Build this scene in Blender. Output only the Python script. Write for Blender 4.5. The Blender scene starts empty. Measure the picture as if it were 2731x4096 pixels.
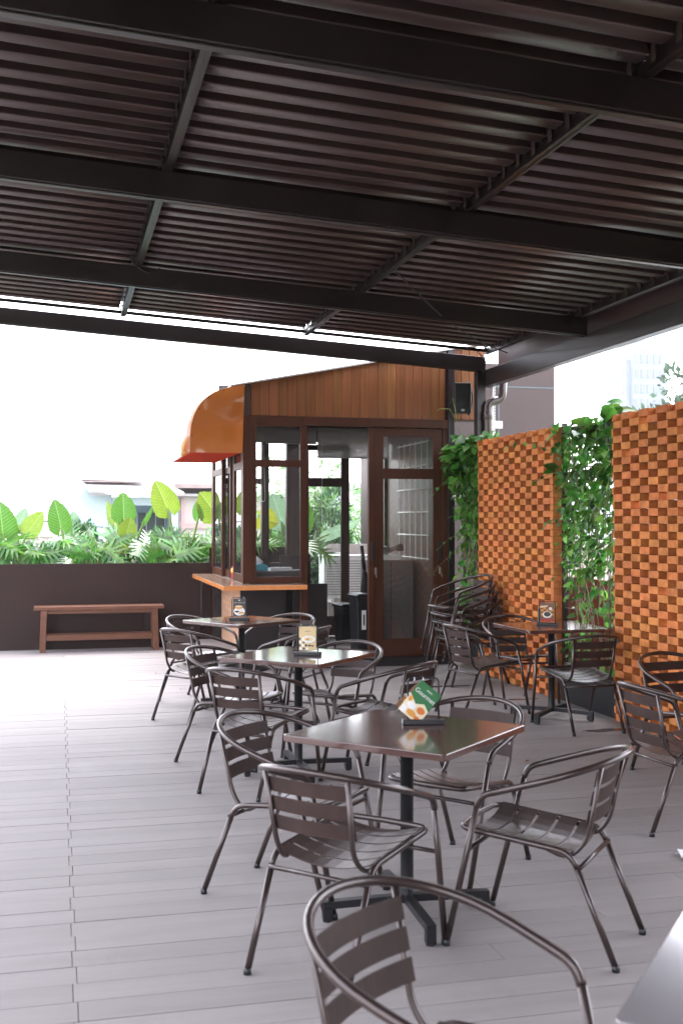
import bpy, math, random
from mathutils import Vector, Matrix
R = math.radians
random.seed(7)
scn = bpy.context.scene
col = scn.collection

# ---------------------------------------------------------------- camera, sky, sun, exposure
YAW = 14.06
cam = bpy.data.cameras.new('camera'); cam_o = bpy.data.objects.new('camera', cam); col.objects.link(cam_o)
cam_o.location = (0, 0, 1.54); cam_o.rotation_euler = (R(90.516), 0, R(-YAW))
cam.sensor_fit = 'VERTICAL'; cam.sensor_height = 36; cam.lens = 39.61; cam.clip_end = 3000; cam.clip_start = .05
cam.dof.use_dof = True; cam.dof.focus_distance = 9.0; cam.dof.aperture_fstop = 4.5
scn.camera = cam_o
SUN_EL, SUN_AZ = 62, 20          # azimuth measured from +y towards +x
w = bpy.data.worlds.new('World'); scn.world = w; w.use_nodes = True
nt = w.node_tree; bg = nt.nodes['Background']
sky = nt.nodes.new('ShaderNodeTexSky'); sky.sky_type = 'NISHITA'; sky.sun_disc = False
sky.sun_elevation = R(SUN_EL); sky.sun_rotation = R(SUN_AZ); sky.dust_density = 1.6; sky.air_density = 1.6; sky.ozone_density = 1
hs = nt.nodes.new('ShaderNodeHueSaturation'); hs.inputs['Saturation'].default_value = .22; hs.inputs['Value'].default_value = 1.0
nt.links.new(sky.outputs[0], hs.inputs['Color']); tint = nt.nodes.new('ShaderNodeMix'); tint.data_type = 'RGBA'; tint.blend_type = 'MULTIPLY'; tint.inputs[0].default_value = 1; tint.inputs[7].default_value = (.985, .97, 1.04, 1)
nt.links.new(hs.outputs[0], tint.inputs[6]); nt.links.new(tint.outputs[2], bg.inputs[0]); bg.inputs[1].default_value = .15
sl = bpy.data.lights.new('sun', 'SUN'); sl.energy = .5; sl.angle = R(45); sl.color = (1, .97, .93)
so = bpy.data.objects.new('sun', sl); col.objects.link(so)
sd = Vector((math.sin(R(SUN_AZ)) * math.cos(R(SUN_EL)), math.cos(R(SUN_AZ)) * math.cos(R(SUN_EL)), math.sin(R(SUN_EL))))
so.rotation_euler = sd.to_track_quat('Z', 'Y').to_euler()
scn.view_settings.view_transform = 'Standard'; scn.view_settings.look = 'None'
scn.view_settings.exposure = 3.1; scn.view_settings.gamma = 1
scn.render.resolution_x = 682; scn.render.resolution_y = 1024
scn.cycles.max_bounces = 10; scn.cycles.transparent_max_bounces = 24; scn.cycles.diffuse_bounces = 5
scn.cycles.caustics_reflective = False; scn.cycles.caustics_refractive = False

# ---------------------------------------------------------------- materials
M = {}
def mat(name, c, rough=.5, metal=0, var=.15, scale=6, bump=0, bscale=60, bdetail=4, island=0, c2=None, spec=.5, coat=0, trans=0, stretch=None, coatr=.1, bstretch=None, bdist=.01, grime=0):
    m = bpy.data.materials.new(name); m.use_nodes = True; n = m.node_tree; N = n.nodes; L = n.links
    b = N['Principled BSDF']
    tc = N.new('ShaderNodeTexCoord'); mp = N.new('ShaderNodeMapping'); L.new(tc.outputs['Object'], mp.inputs[0])
    if stretch: mp.inputs['Scale'].default_value = stretch
    no = N.new('ShaderNodeTexNoise'); no.inputs['Scale'].default_value = scale; no.inputs['Detail'].default_value = 6; no.inputs['Roughness'].default_value = .6
    L.new(mp.outputs[0], no.inputs['Vector'])
    cr = N.new('ShaderNodeValToRGB')
    lo = [max(0, x * (1 - var)) for x in c]; hi = [min(1, x * (1 + var)) for x in (c2 or c)]
    cr.color_ramp.elements[0].position = .3; cr.color_ramp.elements[1].position = .7
    cr.color_ramp.elements[0].color = (*lo, 1); cr.color_ramp.elements[1].color = (*hi, 1)
    L.new(no.outputs['Fac'], cr.inputs[0]); out = cr.outputs[0]
    if island:
        ge = N.new('ShaderNodeNewGeometry'); hv = N.new('ShaderNodeHueSaturation')
        mr = N.new('ShaderNodeMapRange'); mr.inputs[3].default_value = 1 - island; mr.inputs[4].default_value = 1 + island
        L.new(ge.outputs['Random Per Island'], mr.inputs[0]); L.new(mr.outputs[0], hv.inputs['Value'])
        mu = N.new('ShaderNodeMath'); mu.operation = 'MULTIPLY'; mu.inputs[1].default_value = 7.31; L.new(ge.outputs['Random Per Island'], mu.inputs[0])
        fr = N.new('ShaderNodeMath'); fr.operation = 'FRACT'; L.new(mu.outputs[0], fr.inputs[0])
        m2 = N.new('ShaderNodeMapRange'); m2.inputs[3].default_value = .5 - island * .05; m2.inputs[4].default_value = .5 + island * .05
        L.new(fr.outputs[0], m2.inputs[0]); L.new(m2.outputs[0], hv.inputs['Hue'])
        L.new(out, hv.inputs['Color']); out = hv.outputs[0]
    if grime:      # scuffs and faint dried stains of their own shape
        for sc_, lo_, hi_, cc in ((1.1, .56, .72, [min(1, x * 1.35) for x in c]), (2.3, .60, .78, [x * .62 for x in c]), (9, .66, .74, [x * 1.5 for x in c])):
            g1 = N.new('ShaderNodeTexNoise'); g1.inputs['Scale'].default_value = sc_; g1.inputs['Detail'].default_value = 9; g1.inputs['Roughness'].default_value = .68; g1.inputs['Distortion'].default_value = .6; L.new(tc.outputs['Object'], g1.inputs['Vector'])
            g2 = N.new('ShaderNodeMapRange'); g2.inputs[1].default_value = lo_; g2.inputs[2].default_value = hi_; g2.inputs[4].default_value = .55 * grime; L.new(g1.outputs['Fac'], g2.inputs[0])
            g3 = N.new('ShaderNodeMix'); g3.data_type = 'RGBA'; L.new(g2.outputs[0], g3.inputs[0]); L.new(out, g3.inputs[6]); g3.inputs[7].default_value = (*cc, 1); out = g3.outputs[2]
    L.new(out, b.inputs['Base Color'])
    b.inputs['Metallic'].default_value = metal; b.inputs['Specular IOR Level'].default_value = spec
    rr = N.new('ShaderNodeMapRange'); rr.inputs[3].default_value = max(.02, rough * .8); rr.inputs[4].default_value = min(1, rough * 1.2)
    L.new(no.outputs['Fac'], rr.inputs[0]); L.new(rr.outputs[0], b.inputs['Roughness'])
    b.inputs['Coat Weight'].default_value = coat; b.inputs['Coat Roughness'].default_value = coatr
    if bump:
        n2 = N.new('ShaderNodeTexNoise'); n2.inputs['Scale'].default_value = bscale; n2.inputs['Detail'].default_value = bdetail
        m3 = N.new('ShaderNodeMapping'); L.new(tc.outputs['Object'], m3.inputs[0]); m3.inputs['Scale'].default_value = bstretch or stretch or (1, 1, 1)
        L.new(m3.outputs[0], n2.inputs['Vector'])
        bu = N.new('ShaderNodeBump'); bu.inputs['Strength'].default_value = bump; bu.inputs['Distance'].default_value = bdist
        L.new(n2.outputs['Fac'], bu.inputs['Height']); L.new(bu.outputs[0], b.inputs['Normal'])
    if trans:
        tr = N.new('ShaderNodeBsdfTranslucent'); L.new(out, tr.inputs[0]); mx = N.new('ShaderNodeMixShader'); mx.inputs[0].default_value = trans
        L.new(b.outputs[0], mx.inputs[1]); L.new(tr.outputs[0], mx.inputs[2]); L.new(mx.outputs[0], N['Material Output'].inputs[0])
    M[name] = m
    return m
mat('chair_metal', (.046, .029, .026), .30, .45, .2, 9, spec=.7, coat=.35, coatr=.18)
mat('slat_metal', (.044, .0265, .023), .6, 0, .25, 7, spec=.22)
mat('seat_metal', (.060, .040, .035), .34, .2, .2, 7, spec=.6, coat=.2, coatr=.2)
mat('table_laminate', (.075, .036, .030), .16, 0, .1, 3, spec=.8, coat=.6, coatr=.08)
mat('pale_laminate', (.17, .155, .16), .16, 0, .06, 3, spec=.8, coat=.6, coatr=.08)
mat('black_metal', (.016, .016, .018), .4, .3, .2)
mat('chrome', (.6, .6, .62), .2, 1, .05)
mat('deck_board', (.25, .226, .218), .70, 0, .10, 1.7, grime=.8, bump=.12, bscale=12, island=.055, stretch=(.6, 6, 1), bstretch=(1, 14, 1), spec=.25)
mat('deck_gap', (.11, .10, .097), .9)
mat('pergola_paint', (.014, .0082, .0082), .33, 0, .3, 3, spec=.5)
mat('louver_paint', (.062, .036, .036), .42, 0, .2, 1.5, spec=.5)
mat('brick', (.44, .125, .022), .8, 0, .16, 14, bump=.5, bscale=90, island=.12, c2=(.56, .19, .050))
mat('brick_recess_shade', (.075, .024, .010), .9, 0, .3, 20, island=.3)  # shade of the wall recesses put into the colour of the set-back bricks
mat('wood_siding', (.165, .056, .018), .42, 0, .16, 2, bump=.1, bscale=30, island=.13, c2=(.205, .076, .026), stretch=(9, 9, .7), spec=.28)
mat('wood_frame', (.056, .0165, .0065), .5, 0, .25, 4, bump=.05, bscale=40, stretch=(7, 7, .6), spec=.25)
mat('wood_dark', (.05, .026, .018), .45, 0, .3, 4, stretch=(7, 7, .6))
mat('bench_wood', (.125, .046, .019), .5, 0, .25, 5, bump=.15, bscale=40, stretch=(.8, 8, 8), island=.15)
mat('planter_metal', (.025, .0105, .0078), .62, 0, .15, 1.2, grime=.5, spec=.3, bump=.03, bscale=60)
mat('black_panel', (.018, .014, .014), .45, 0, .2, 4)
mat('counter_top', (.60, .40, .28), .12, 0, .06, 3, coat=.6)
mat('counter_edge', (.72, .27, .085), .2, 0, .15, 12, coat=.5, stretch=(1, 1, .3))
mat('tile', (.50, .30, .19), .5, 0, .12, 8, bump=.1, island=.1)
mat('grout', (.2, .12, .08), .9)
mat('awning_acrylic', (.42, .13, .028), .07, 0, .08, 2, coat=1, coatr=.03, bump=1, bscale=2.4, bdist=.12, bdetail=.4)
mat('awning_inside', (.55, .032, .007), .8, 0, .05, spec=.1)
mat('white_metal', (.78, .77, .74), .4, 0, .05)
mat('white_plastic', (.8, .8, .78), .35, 0, .04)
mat('black_plastic', (.014, .014, .016), .42, 0, .1)
mat('black_fabric', (.008, .008, .009), .8, 0, .2, 30)
mat('grey_cabinet', (.17, .14, .13), .5, 0, .1)
mat('blind_fabric', (.6, .58, .58), .8, 0, .05, trans=.55)
mat('paper', (.82, .82, .84), .7, 0, .04)
mat('teal_plastic', (.02, .33, .42), .35, 0, .1)
mat('sauce', (.33, .015, .006), .3, 0, .1); mat('yellow_plastic', (.8, .38, .02), .35)
mat('pipe', (.05, .03, .027), .25, 0, .15, spec=.6)
mat('cladding', (.070, .044, .042), .55, 0, .08, 2, bump=.03); mat('seam_blue', (.12, .17, .19), .5)
mat('red_plaster', (.13, .04, .024), .7, 0, .15)
mat('soil', (.05, .035, .025), .95, 0, .4, 20, bump=.6)
mat('stem_green', (.25, .36, .09), .5, 0, .2, trans=.15)
mat('stem_dark', (.09, .11, .04), .6, 0, .3); mat('vine_stem', (.20, .15, .09), .7, 0, .3)
mat('rod', (.07, .045, .035), .6, .1, .2)
mat('philo_leaf', (.045, .16, .022), .26, 0, .3, 9, island=.5, c2=(.10, .27, .035), spec=.8, trans=.35)
mat('conifer', (.035, .105, .04), .6, 0, .4, 4, island=.45, c2=(.07, .17, .06), trans=.25)
mat('bamboo_leaf', (.12, .26, .08), .55, 0, .35, 4, island=.4, c2=(.2, .36, .12), trans=.5)
mat('vine_leaf', (.032, .115, .016), .35, 0, .3, 6, island=.55, c2=(.11, .28, .04), spec=.6, trans=.5)
mat('far_leaf', (.05, .11, .05), .7, 0, .3, 1, island=.4, trans=.2)
mat('bark', (.12, .09, .07), .9, 0, .3, 8, bump=.5)
mat('blue_paint', (.40, .48, .53), .7, 0, .06, 1); mat('blue_dark', (.22, .31, .38), .7, 0, .06, 1)
mat('pink_paint', (.50, .44, .40), .8, 0, .08, 1); mat('pink_trim', (.50, .32, .30), .7)
mat('roof_metal', (.46, .42, .41), .5, 0, .1, 1); mat('roof_rust', (.30, .22, .20), .6, 0, .25, 2)
mat('dark_glass', (.05, .055, .06), .15, 0, .3, 2); mat('tower_wall', (.17, .195, .235), .6, 0, .04); mat('tower_glass', (.13, .15, .19), .3)
mat('far_ground', (.22, .23, .2), .9, 0, .3, .05, c2=(.16, .22, .12)); mat('white_wall', (.6, .61, .63), .8, 0, .05, 1)
mat('concrete', (.42, .40, .38), .8, 0, .12, 2, bump=.1)
mat('key_metal', (.45, .42, .38), .3, .8)
mat('sign_green', (.02, .13, .04), .4); mat('sign_dark', (.03, .028, .03), .35); mat('sign_cream', (.62, .47, .25), .4); mat('sign_brown', (.16, .07, .03), .4)
mat('sign_red', (.35, .02, .015), .4); mat('food_gold', (.62, .28, .05), .5); mat('food_light', (.7, .6, .42), .5); mat('food_white', (.75, .74, .74), .4); mat('food_orange', (.6, .16, .03), .5)
mat('logo_blue', (.03, .1, .4), .4); mat('logo_red', (.6, .04, .03), .4); mat('wet_stain', (.075, .055, .05), .18)
mat('dry_leaf', (.3, .14, .03), .8); mat('terracotta_far', (.7, .16, .1), .8)
mat('lime_leaf_plain', (.3, .5, .06), .4, trans=.4)
mat('cable', (.02, .02, .02), .6); mat('flag', (.6, .35, .3), .8)
def glass(name, tint, dirt=.04, rough=.0):
    m = bpy.data.materials.new(name); m.use_nodes = True; N = m.node_tree.nodes; L = m.node_tree.links
    for x in list(N):
        if x.type == 'BSDF_PRINCIPLED': N.remove(x)
    t = N.new('ShaderNodeBsdfTransparent'); t.inputs[0].default_value = (*tint, 1)
    g = N.new('ShaderNodeBsdfGlossy'); g.inputs['Roughness'].default_value = rough; g.inputs[0].default_value = (.9, .9, .9, 1)
    f = N.new('ShaderNodeFresnel'); f.inputs[0].default_value = 1.5
    mx = N.new('ShaderNodeMixShader'); L.new(f.outputs[0], mx.inputs[0]); L.new(t.outputs[0], mx.inputs[1]); L.new(g.outputs[0], mx.inputs[2])
    d = N.new('ShaderNodeBsdfDiffuse'); d.inputs[0].default_value = (.7, .72, .74, 1)
    no = N.new('ShaderNodeTexNoise'); no.inputs['Scale'].default_value = 5; no.inputs['Detail'].default_value = 8
    mr = N.new('ShaderNodeMapRange'); mr.inputs[1].default_value = .35; mr.inputs[2].default_value = .75; mr.inputs[3].default_value = dirt * .4; mr.inputs[4].default_value = dirt * 2
    L.new(no.outputs['Fac'], mr.inputs[0]); m2 = N.new('ShaderNodeMixShader'); L.new(mr.outputs[0], m2.inputs[0]); L.new(mx.outputs[0], m2.inputs[1]); L.new(d.outputs[0], m2.inputs[2])
    L.new(m2.outputs[0], N['Material Output'].inputs[0]); M[name] = m
glass('window_glass', (.93, .95, .94), .012); glass('dusty_glass', (.92, .94, .93), .12)
def leafmat(name, c, cv, trans=.45):
    """big ribbed leaf: pale midrib and side veins drawn from the leaf's own UV map"""
    m = bpy.data.materials.new(name); m.use_nodes = True; N = m.node_tree.nodes; L = m.node_tree.links; b = N['Principled BSDF']
    uv = N.new('ShaderNodeUVMap'); uv.uv_map = 'UVMap'; sp = N.new('ShaderNodeSeparateXYZ'); L.new(uv.outputs[0], sp.inputs[0])
    def ma(op, a, b_=None):
        x = N.new('ShaderNodeMath'); x.operation = op
        for i, q in enumerate((a, b_)):
            if q is None: continue
            if isinstance(q, (int, float)): x.inputs[i].default_value = q
            else: L.new(q, x.inputs[i])
        return x.outputs[0]
    ax = ma('ABSOLUTE', sp.outputs[0])
    mid = ma('SUBTRACT', 1, ma('MINIMUM', ma('MULTIPLY', ax, 28), 1))
    ph = ma('SUBTRACT', ma('MULTIPLY', sp.outputs[1], 9), ma('MULTIPLY', ax, 4))
    fr = ma('ABSOLUTE', ma('SUBTRACT', ma('FRACT', ph), .5))
    lat = ma('SUBTRACT', 1, ma('MINIMUM', ma('MULTIPLY', fr, 9), 1))
    v = ma('MAXIMUM', mid, ma('MULTIPLY', lat, .75))
    no = N.new('ShaderNodeTexNoise'); no.inputs['Scale'].default_value = 7
    c1 = N.new('ShaderNodeMix'); c1.data_type = 'RGBA'; c1.inputs[6].default_value = (*[q * .75 for q in c], 1); c1.inputs[7].default_value = (*[min(1, q * 1.25) for q in c], 1); L.new(no.outputs['Fac'], c1.inputs[0])
    c2 = N.new('ShaderNodeMix'); c2.data_type = 'RGBA'; L.new(v, c2.inputs[0]); L.new(c1.outputs[2], c2.inputs[6]); c2.inputs[7].default_value = (*cv, 1)
    L.new(c2.outputs[2], b.inputs['Base Color']); b.inputs['Roughness'].default_value = .35
    bu = N.new('ShaderNodeBump'); bu.inputs['Strength'].default_value = .35; bu.inputs['Distance'].default_value = .01; L.new(v, bu.inputs['Height']); L.new(bu.outputs[0], b.inputs['Normal'])
    tr = N.new('ShaderNodeBsdfTranslucent'); L.new(c2.outputs[2], tr.inputs[0]); mx = N.new('ShaderNodeMixShader'); mx.inputs[0].default_value = trans
    L.new(b.outputs[0], mx.inputs[1]); L.new(tr.outputs[0], mx.inputs[2]); L.new(mx.outputs[0], N['Material Output'].inputs[0]); M[name] = m
leafmat('ear_green', (.07, .20, .022), (.24, .38, .12)); leafmat('ear_lime', (.20, .30, .03), (.34, .44, .13)); leafmat('ear_pale', (.20, .32, .19), (.34, .46, .32)); leafmat('ear_yellow', (.34, .36, .03), (.46, .48, .12))

# ---------------------------------------------------------------- mesh helpers
class MB:
    def __init__(s): s.v = []; s.f = []; s.uv = {}; s.sm = []
    def add(s, vs, fs, smooth=False):
        o = len(s.v); s.v += [tuple(x) for x in vs]
        for f in fs: s.f.append(tuple(i + o for i in f)); s.sm.append(smooth)
        return o
    def box(s, x0, x1, y0, y1, z0, z1):
        s.add([(x0, y0, z0), (x1, y0, z0), (x1, y1, z0), (x0, y1, z0), (x0, y0, z1), (x1, y0, z1), (x1, y1, z1), (x0, y1, z1)],
              [(3, 2, 1, 0), (4, 5, 6, 7), (0, 1, 5, 4), (1, 2, 6, 5), (2, 3, 7, 6), (3, 0, 4, 7)]); return s
    def rbox(s, c, size, rz=0, rx=0, ry=0):
        m = Matrix.Translation(c) @ Matrix.Rotation(rz, 4, 'Z') @ Matrix.Rotation(ry, 4, 'Y') @ Matrix.Rotation(rx, 4, 'X')
        a, b, d = size[0] / 2, size[1] / 2, size[2] / 2
        vs = [m @ Vector(p) for p in [(-a, -b, -d), (a, -b, -d), (a, b, -d), (-a, b, -d), (-a, -b, d), (a, -b, d), (a, b, d), (-a, b, d)]]
        s.add(vs, [(3, 2, 1, 0), (4, 5, 6, 7), (0, 1, 5, 4), (1, 2, 6, 5), (2, 3, 7, 6), (3, 0, 4, 7)]); return s
    def beam(s, p, q, w_, h):    # p,q on the bottom centre line; w horizontal, h up
        p, q = Vector(p), Vector(q); d = (q - p).normalized(); sd_ = Vector((-d.y, d.x, 0)).normalized() * w_ / 2; u = Vector((0, 0, h))
        s.add([p - sd_, p + sd_, q + sd_, q - sd_, p - sd_ + u, p + sd_ + u, q + sd_ + u, q - sd_ + u],
              [(3, 2, 1, 0), (4, 5, 6, 7), (0, 1, 5, 4), (1, 2, 6, 5), (2, 3, 7, 6), (3, 0, 4, 7)]); return s
    def prism(s, poly, a0, a1, axis):   # poly in the plane normal to axis
        n = len(poly)
        def P(p, a): return {'x': (a, p[0], p[1]), 'y': (p[0], a, p[1]), 'z': (p[0], p[1], a)}[axis]
        s.add([P(p, a0) for p in poly] + [P(p, a1) for p in poly], [tuple(range(n))[::-1], tuple(range(n, 2 * n))] + [(i, (i + 1) % n, n + (i + 1) % n, n + i) for i in range(n)]); return s
    def tube(s, pts, r, n=8, caps=True, flat=1):
        pts = [Vector(p) for p in pts]; k = len(pts); rr = r if isinstance(r, (list, tuple)) else [r] * k
        vs = []; up = None
        for i, p in enumerate(pts):
            d = (pts[min(i + 1, k - 1)] - pts[max(i - 1, 0)]).normalized()
            if up is None: up = Vector((0, 0, 1)) if abs(d.z) < .9 else Vector((0, 1, 0))
            a = d.cross(up)
            if a.length < 1e-4: a = d.cross(Vector((1, .3, 0)))
            a.normalize(); b = a.cross(d).normalized(); up = b
            for j in range(n):
                t = 2 * math.pi * j / n; vs.append(p + a * math.cos(t) * rr[i] + b * math.sin(t) * rr[i] * flat)
        fs = [(i * n + j, i * n + (j + 1) % n, (i + 1) * n + (j + 1) % n, (i + 1) * n + j) for i in range(k - 1) for j in range(n)]
        s.add(vs, fs, True)
        if caps:
            o = len(s.v) - len(vs); s.f.append(tuple(o + j for j in range(n))[::-1]); s.f.append(tuple(o + (k - 1) * n + j for j in range(n))); s.sm += [False, False]
        return s
    def lathe(s, prof, c=(0, 0, 0), n=20):
        vs = [(c[0] + r * math.cos(2 * math.pi * j / n), c[1] + r * math.sin(2 * math.pi * j / n), c[2] + z) for r, z in prof for j in range(n)]
        s.add(vs, [(i * n + j, i * n + (j + 1) % n, (i + 1) * n + (j + 1) % n, (i + 1) * n + j) for i in range(len(prof) - 1) for j in range(n)], True); return s
    def build(s, name, m, parent=None, bevel=0, solid=0, loc=None):
        me = bpy.data.meshes.new(name); me.from_pydata(s.v, [], s.f); me.materials.append(M[m])
        me.polygons.foreach_set('use_smooth', s.sm)
        if s.uv:
            ul = me.uv_layers.new(name='UVMap')
            for l in me.loops: ul.data[l.index].uv = s.uv.get(l.vertex_index, (0, 0))
        me.update(); o = bpy.data.objects.new(name, me); col.objects.link(o)
        if parent is not None: o.parent = parent
        if loc: o.location = loc
        if bevel:
            b = o.modifiers.new('b', 'BEVEL'); b.width = bevel; b.segments = 2; b.limit_method = 'ANGLE'
        if solid:
            b = o.modifiers.new('s', 'SOLIDIFY'); b.thickness = solid; b.offset = 0
        return o
def rp(pts, r, seg=5):    # polyline with rounded corners
    pts = [Vector(p) for p in pts]; out = [pts[0]]
    for i in range(1, len(pts) - 1):
        a, b, c = pts[i - 1], pts[i], pts[i + 1]; rr = min(r, (a - b).length * .49, (c - b).length * .49)
        p0 = b + (a - b).normalized() * rr; p1 = b + (c - b).normalized() * rr
        for k in range(seg + 1):
            t = k / seg; out.append(p0 * (1 - t) ** 2 + b * 2 * t * (1 - t) + p1 * t * t)
    return out + [pts[-1]]
def tag(o, label=None, cat=None, group=None, kind=None):
    if label: o['label'] = label
    if cat: o['category'] = cat
    if group: o['group'] = group
    if kind: o['kind'] = kind
    return o
def thing(name, label, cat, loc=(0, 0, 0), rz=0, group=None):
    o = bpy.data.objects.new(name, None); col.objects.link(o); o.location = loc; o.rotation_euler = (0, 0, rz); o.empty_display_size = .1
    return tag(o, label, cat, group)
KIDS = {}
def kids(o): return [c for c in bpy.data.objects if c.parent == o]
def dup(root, loc, rz, label, group=None, rx=0, ry=0):
    r = root.copy(); col.objects.link(r); r.location = loc; r.rotation_euler = (rx, ry, rz); r['label'] = label
    if group: r['group'] = group
    for ch in kids(root):
        c = ch.copy(); col.objects.link(c); c.parent = r
        for g in kids(ch):
            d = g.copy(); col.objects.link(d); d.parent = c
    return r
def text(s, size, m, parent, loc, rot, name='lettering', ext=.0006):
    cu = bpy.data.curves.new('t', 'FONT'); cu.body = s; cu.size = size; cu.extrude = ext; cu.align_x = 'CENTER'; cu.align_y = 'CENTER'
    to = bpy.data.objects.new('t', cu); col.objects.link(to); bpy.context.view_layer.update()
    me = bpy.data.meshes.new_from_object(to); bpy.data.objects.remove(to); me.materials.clear(); me.materials.append(M[m])
    o = bpy.data.objects.new(name, me); col.objects.link(o); o.parent = parent; o.location = loc; o.rotation_euler = rot
    return o

# ---------------------------------------------------------------- setting: ground, deck, platform
b = MB(); b.box(-1200, 1200, -600, 1600, -8.5, -8); tag(b.build('ground', 'far_ground'), kind='structure')
b = MB(); rnd = random.Random(3); PITCH = .148; v = -1.6; row = 0
SEAM = .055
while v < 14.05:
    st = (row * 0.618 % 1) * 2.3
    xs = [-9.0]; 
    for k in range(-4, 1): xs.append(SEAM + (.007 if row % 2 else -.007) + k * 2.2)
    x = SEAM + .9 + st
    while x < 4.3: xs.append(x); x += 2.2
    xs.append(5.2)
    xs = sorted(set(round(q, 4) for q in xs)); v1 = min(v + PITCH - .0035, 14.068)
    for a, c in zip(xs[:-1], xs[1:]):
        if c - a < .05: continue
        dz = rnd.uniform(-.0012, .0012); b.box(a + .0015, c - .0015, v, v1, -.025, dz)
    v += PITCH; row += 1
tag(b.build('deck', 'deck_board'), kind='structure')
b = MB(); b.box(-9, 5.2, -1.6, 14.06, -.3, -.0262); tag(b.build('deck_base', 'deck_gap'), kind='structure')
b = MB(); x = 1.3; v = 11.64
while v < 14.0:
    b.box(1.3, 4.45, v, min(v + PITCH - .004, 14.06), .06, .088); v += PITCH
b.box(1.305, 4.445, 11.66, 14.055, .001, .0598)
tag(b.build('platform', 'deck_board'), kind='structure')
b = MB(); b.box(1.95, 9, 14.2, 21.9, -.3, .05); tag(b.build('rear_terrace', 'concrete'), kind='structure')
# damp stains on the deck (thin wet film)
def blob(name, cx, cy, rx, ry, seed, z=.0035):
    rn = random.Random(seed); n = 26; p = []
    for i in range(n):
        t = 2 * math.pi * i / n; k = 1 + rn.uniform(-.22, .22); p.append((cx + rx * k * math.cos(t), cy + ry * k * math.sin(t)))
    bb = MB(); bb.prism(p, z - .002, z, 'z'); return bb

# ---------------------------------------------------------------- chairs
def hoop_pts():
    pts = [(.24, .30, .012), (.266, .163, .565)]; zz = lambda y: .565 + (.163 - y) / .469 * .151
    side = [(.274, .08), (.28, -.0)]
    arc = [(.281 * math.cos(t), -.03 - .276 * math.sin(t)) for t in [R(a) for a in range(6, 91, 7)]]
    right = [(x, y, zz(y)) for x, y in side + arc]
    return right, zz
def make_chair(nslat, name, label, group):
    root = thing(name, label, 'chair', group=group)
    right, zz = hoop_pts()
    rpath = rp([(.24, .30, .012), (.266, .163, .565), right[0]], .065, 7)
    legR = [rpath[0], rpath[0].lerp(rpath[1], .5), rpath[1]]
    up = rpath[1:-1] + [Vector(p) for p in right]
    full = up + [Vector((-p.x, p.y, p.z)) for p in reversed(up)]
    full = [p for i, p in enumerate(full) if i == 0 or (p - full[i - 1]).length > 1e-4]
    MB().tube(full, .0122, 10).build('arm_hoop', 'chair_metal', root)
    for s in (1, -1):
        MB().tube([(s * p.x, p.y, p.z) for p in legR], .0118, 10).build('leg', 'chair_metal', root)
    rr_ = rp([(.2, -.306, .012), (.198, -.15, .385), (.195, .265, .424), (0, .275, .424)], .055, 6)
    for s in (1, -1):
        MB().tube([(s * rr_[0].x, rr_[0].y, rr_[0].z), (s * rr_[1].x, rr_[1].y, rr_[1].z)], .0118, 10).build('leg', 'chair_metal', root)
    sf = rr_[1:]; sf = sf + [Vector((-p.x, p.y, p.z)) for p in reversed(sf[:-1])]
    MB().tube(sf, .0112, 10).build('seat_frame', 'chair_metal', root)
    for s in (1, -1):
        MB().tube(rp([(s * .168, -.252, .698), (s * .155, -.195, .42), (s * .165, -.13, .352), (s * .195, -.05, .392)], .05, 6), .0105, 8, flat=.8).build('back_frame', 'chair_metal', root)
    MB().tube([(-.2, -.18, .335), (.2, -.18, .335)], .0085, 8).build('stretcher', 'chair_metal', root)
    MB().tube([(-.253, .215, .36), (.253, .215, .36)], .0085, 8).build('stretcher', 'chair_metal', root)
    s_ = MB()
    for k in range(5):
        y0 = .235 - k * .078; y1 = y0 - .066; n = 8; vs = []
        for i in range(n + 1):
            x = -.188 + .376 * i / n; t = 1 - (x / .188) ** 2; sag = .034 * t
            for y in (y0, y1):
                zb = .376 + (.15 + y) * .116 + .012; vs.append((x, y, zb - sag + .004)); vs.append((x, y, zb - sag))
        s_.add(vs, [(4 * i, 4 * i + 4, 4 * i + 6, 4 * i + 2) for i in range(n)] + [(4 * i + 1, 4 * i + 3, 4 * i + 7, 4 * i + 5) for i in range(n)]
               + [(4 * i, 4 * i + 1, 4 * i + 5, 4 * i + 4) for i in range(n)] + [(4 * i + 2, 4 * i + 6, 4 * i + 7, 4 * i + 3) for i in range(n)] + [(0, 2, 3, 1), (4 * n, 4 * n + 1, 4 * n + 3, 4 * n + 2)], False)
    s_.build('seat', 'seat_metal', root)
    bk = MB(); rv = MB()
    for k in range(nslat):
        zc = .642 - k * .068; n = 8; vs = []
        for i in range(n + 1):
            x = -.168 + .336 * i / n; bul = .022 * (1 - (x / .168) ** 2)
            for dz in (.026, -.026):
                z = zc + dz; yb = -.192 - (z - .42) * .215 - bul
                vs.append((x, yb + .012, z)); vs.append((x, yb + .008, z))
        bk.add(vs, [(4 * i, 4 * i + 2, 4 * i + 6, 4 * i + 4) for i in range(n)] + [(4 * i + 1, 4 * i + 5, 4 * i + 7, 4 * i + 3) for i in range(n)]
               + [(4 * i, 4 * i + 4, 4 * i + 5, 4 * i + 1) for i in range(n)] + [(4 * i + 2, 4 * i + 3, 4 * i + 7, 4 * i + 6) for i in range(n)] + [(0, 1, 3, 2), (4 * n, 4 * n + 2, 4 * n + 3, 4 * n + 1)], False)
    bk.build('backrest', 'slat_metal', root)
    for x, y in ((.24, .3), (-.24, .3), (.2, -.306), (-.2, -.306)):
        MB().lathe([(.0, 0), (.0135, 0), (.0138, .022), (.0, .024)], (x, y, 0), 10).build('foot_cap', 'black_plastic', root)
    return root
G1 = 'brown metal slatted armchairs around the tables'
GS = 'brown slatted armchairs in the tall stack'
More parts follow.
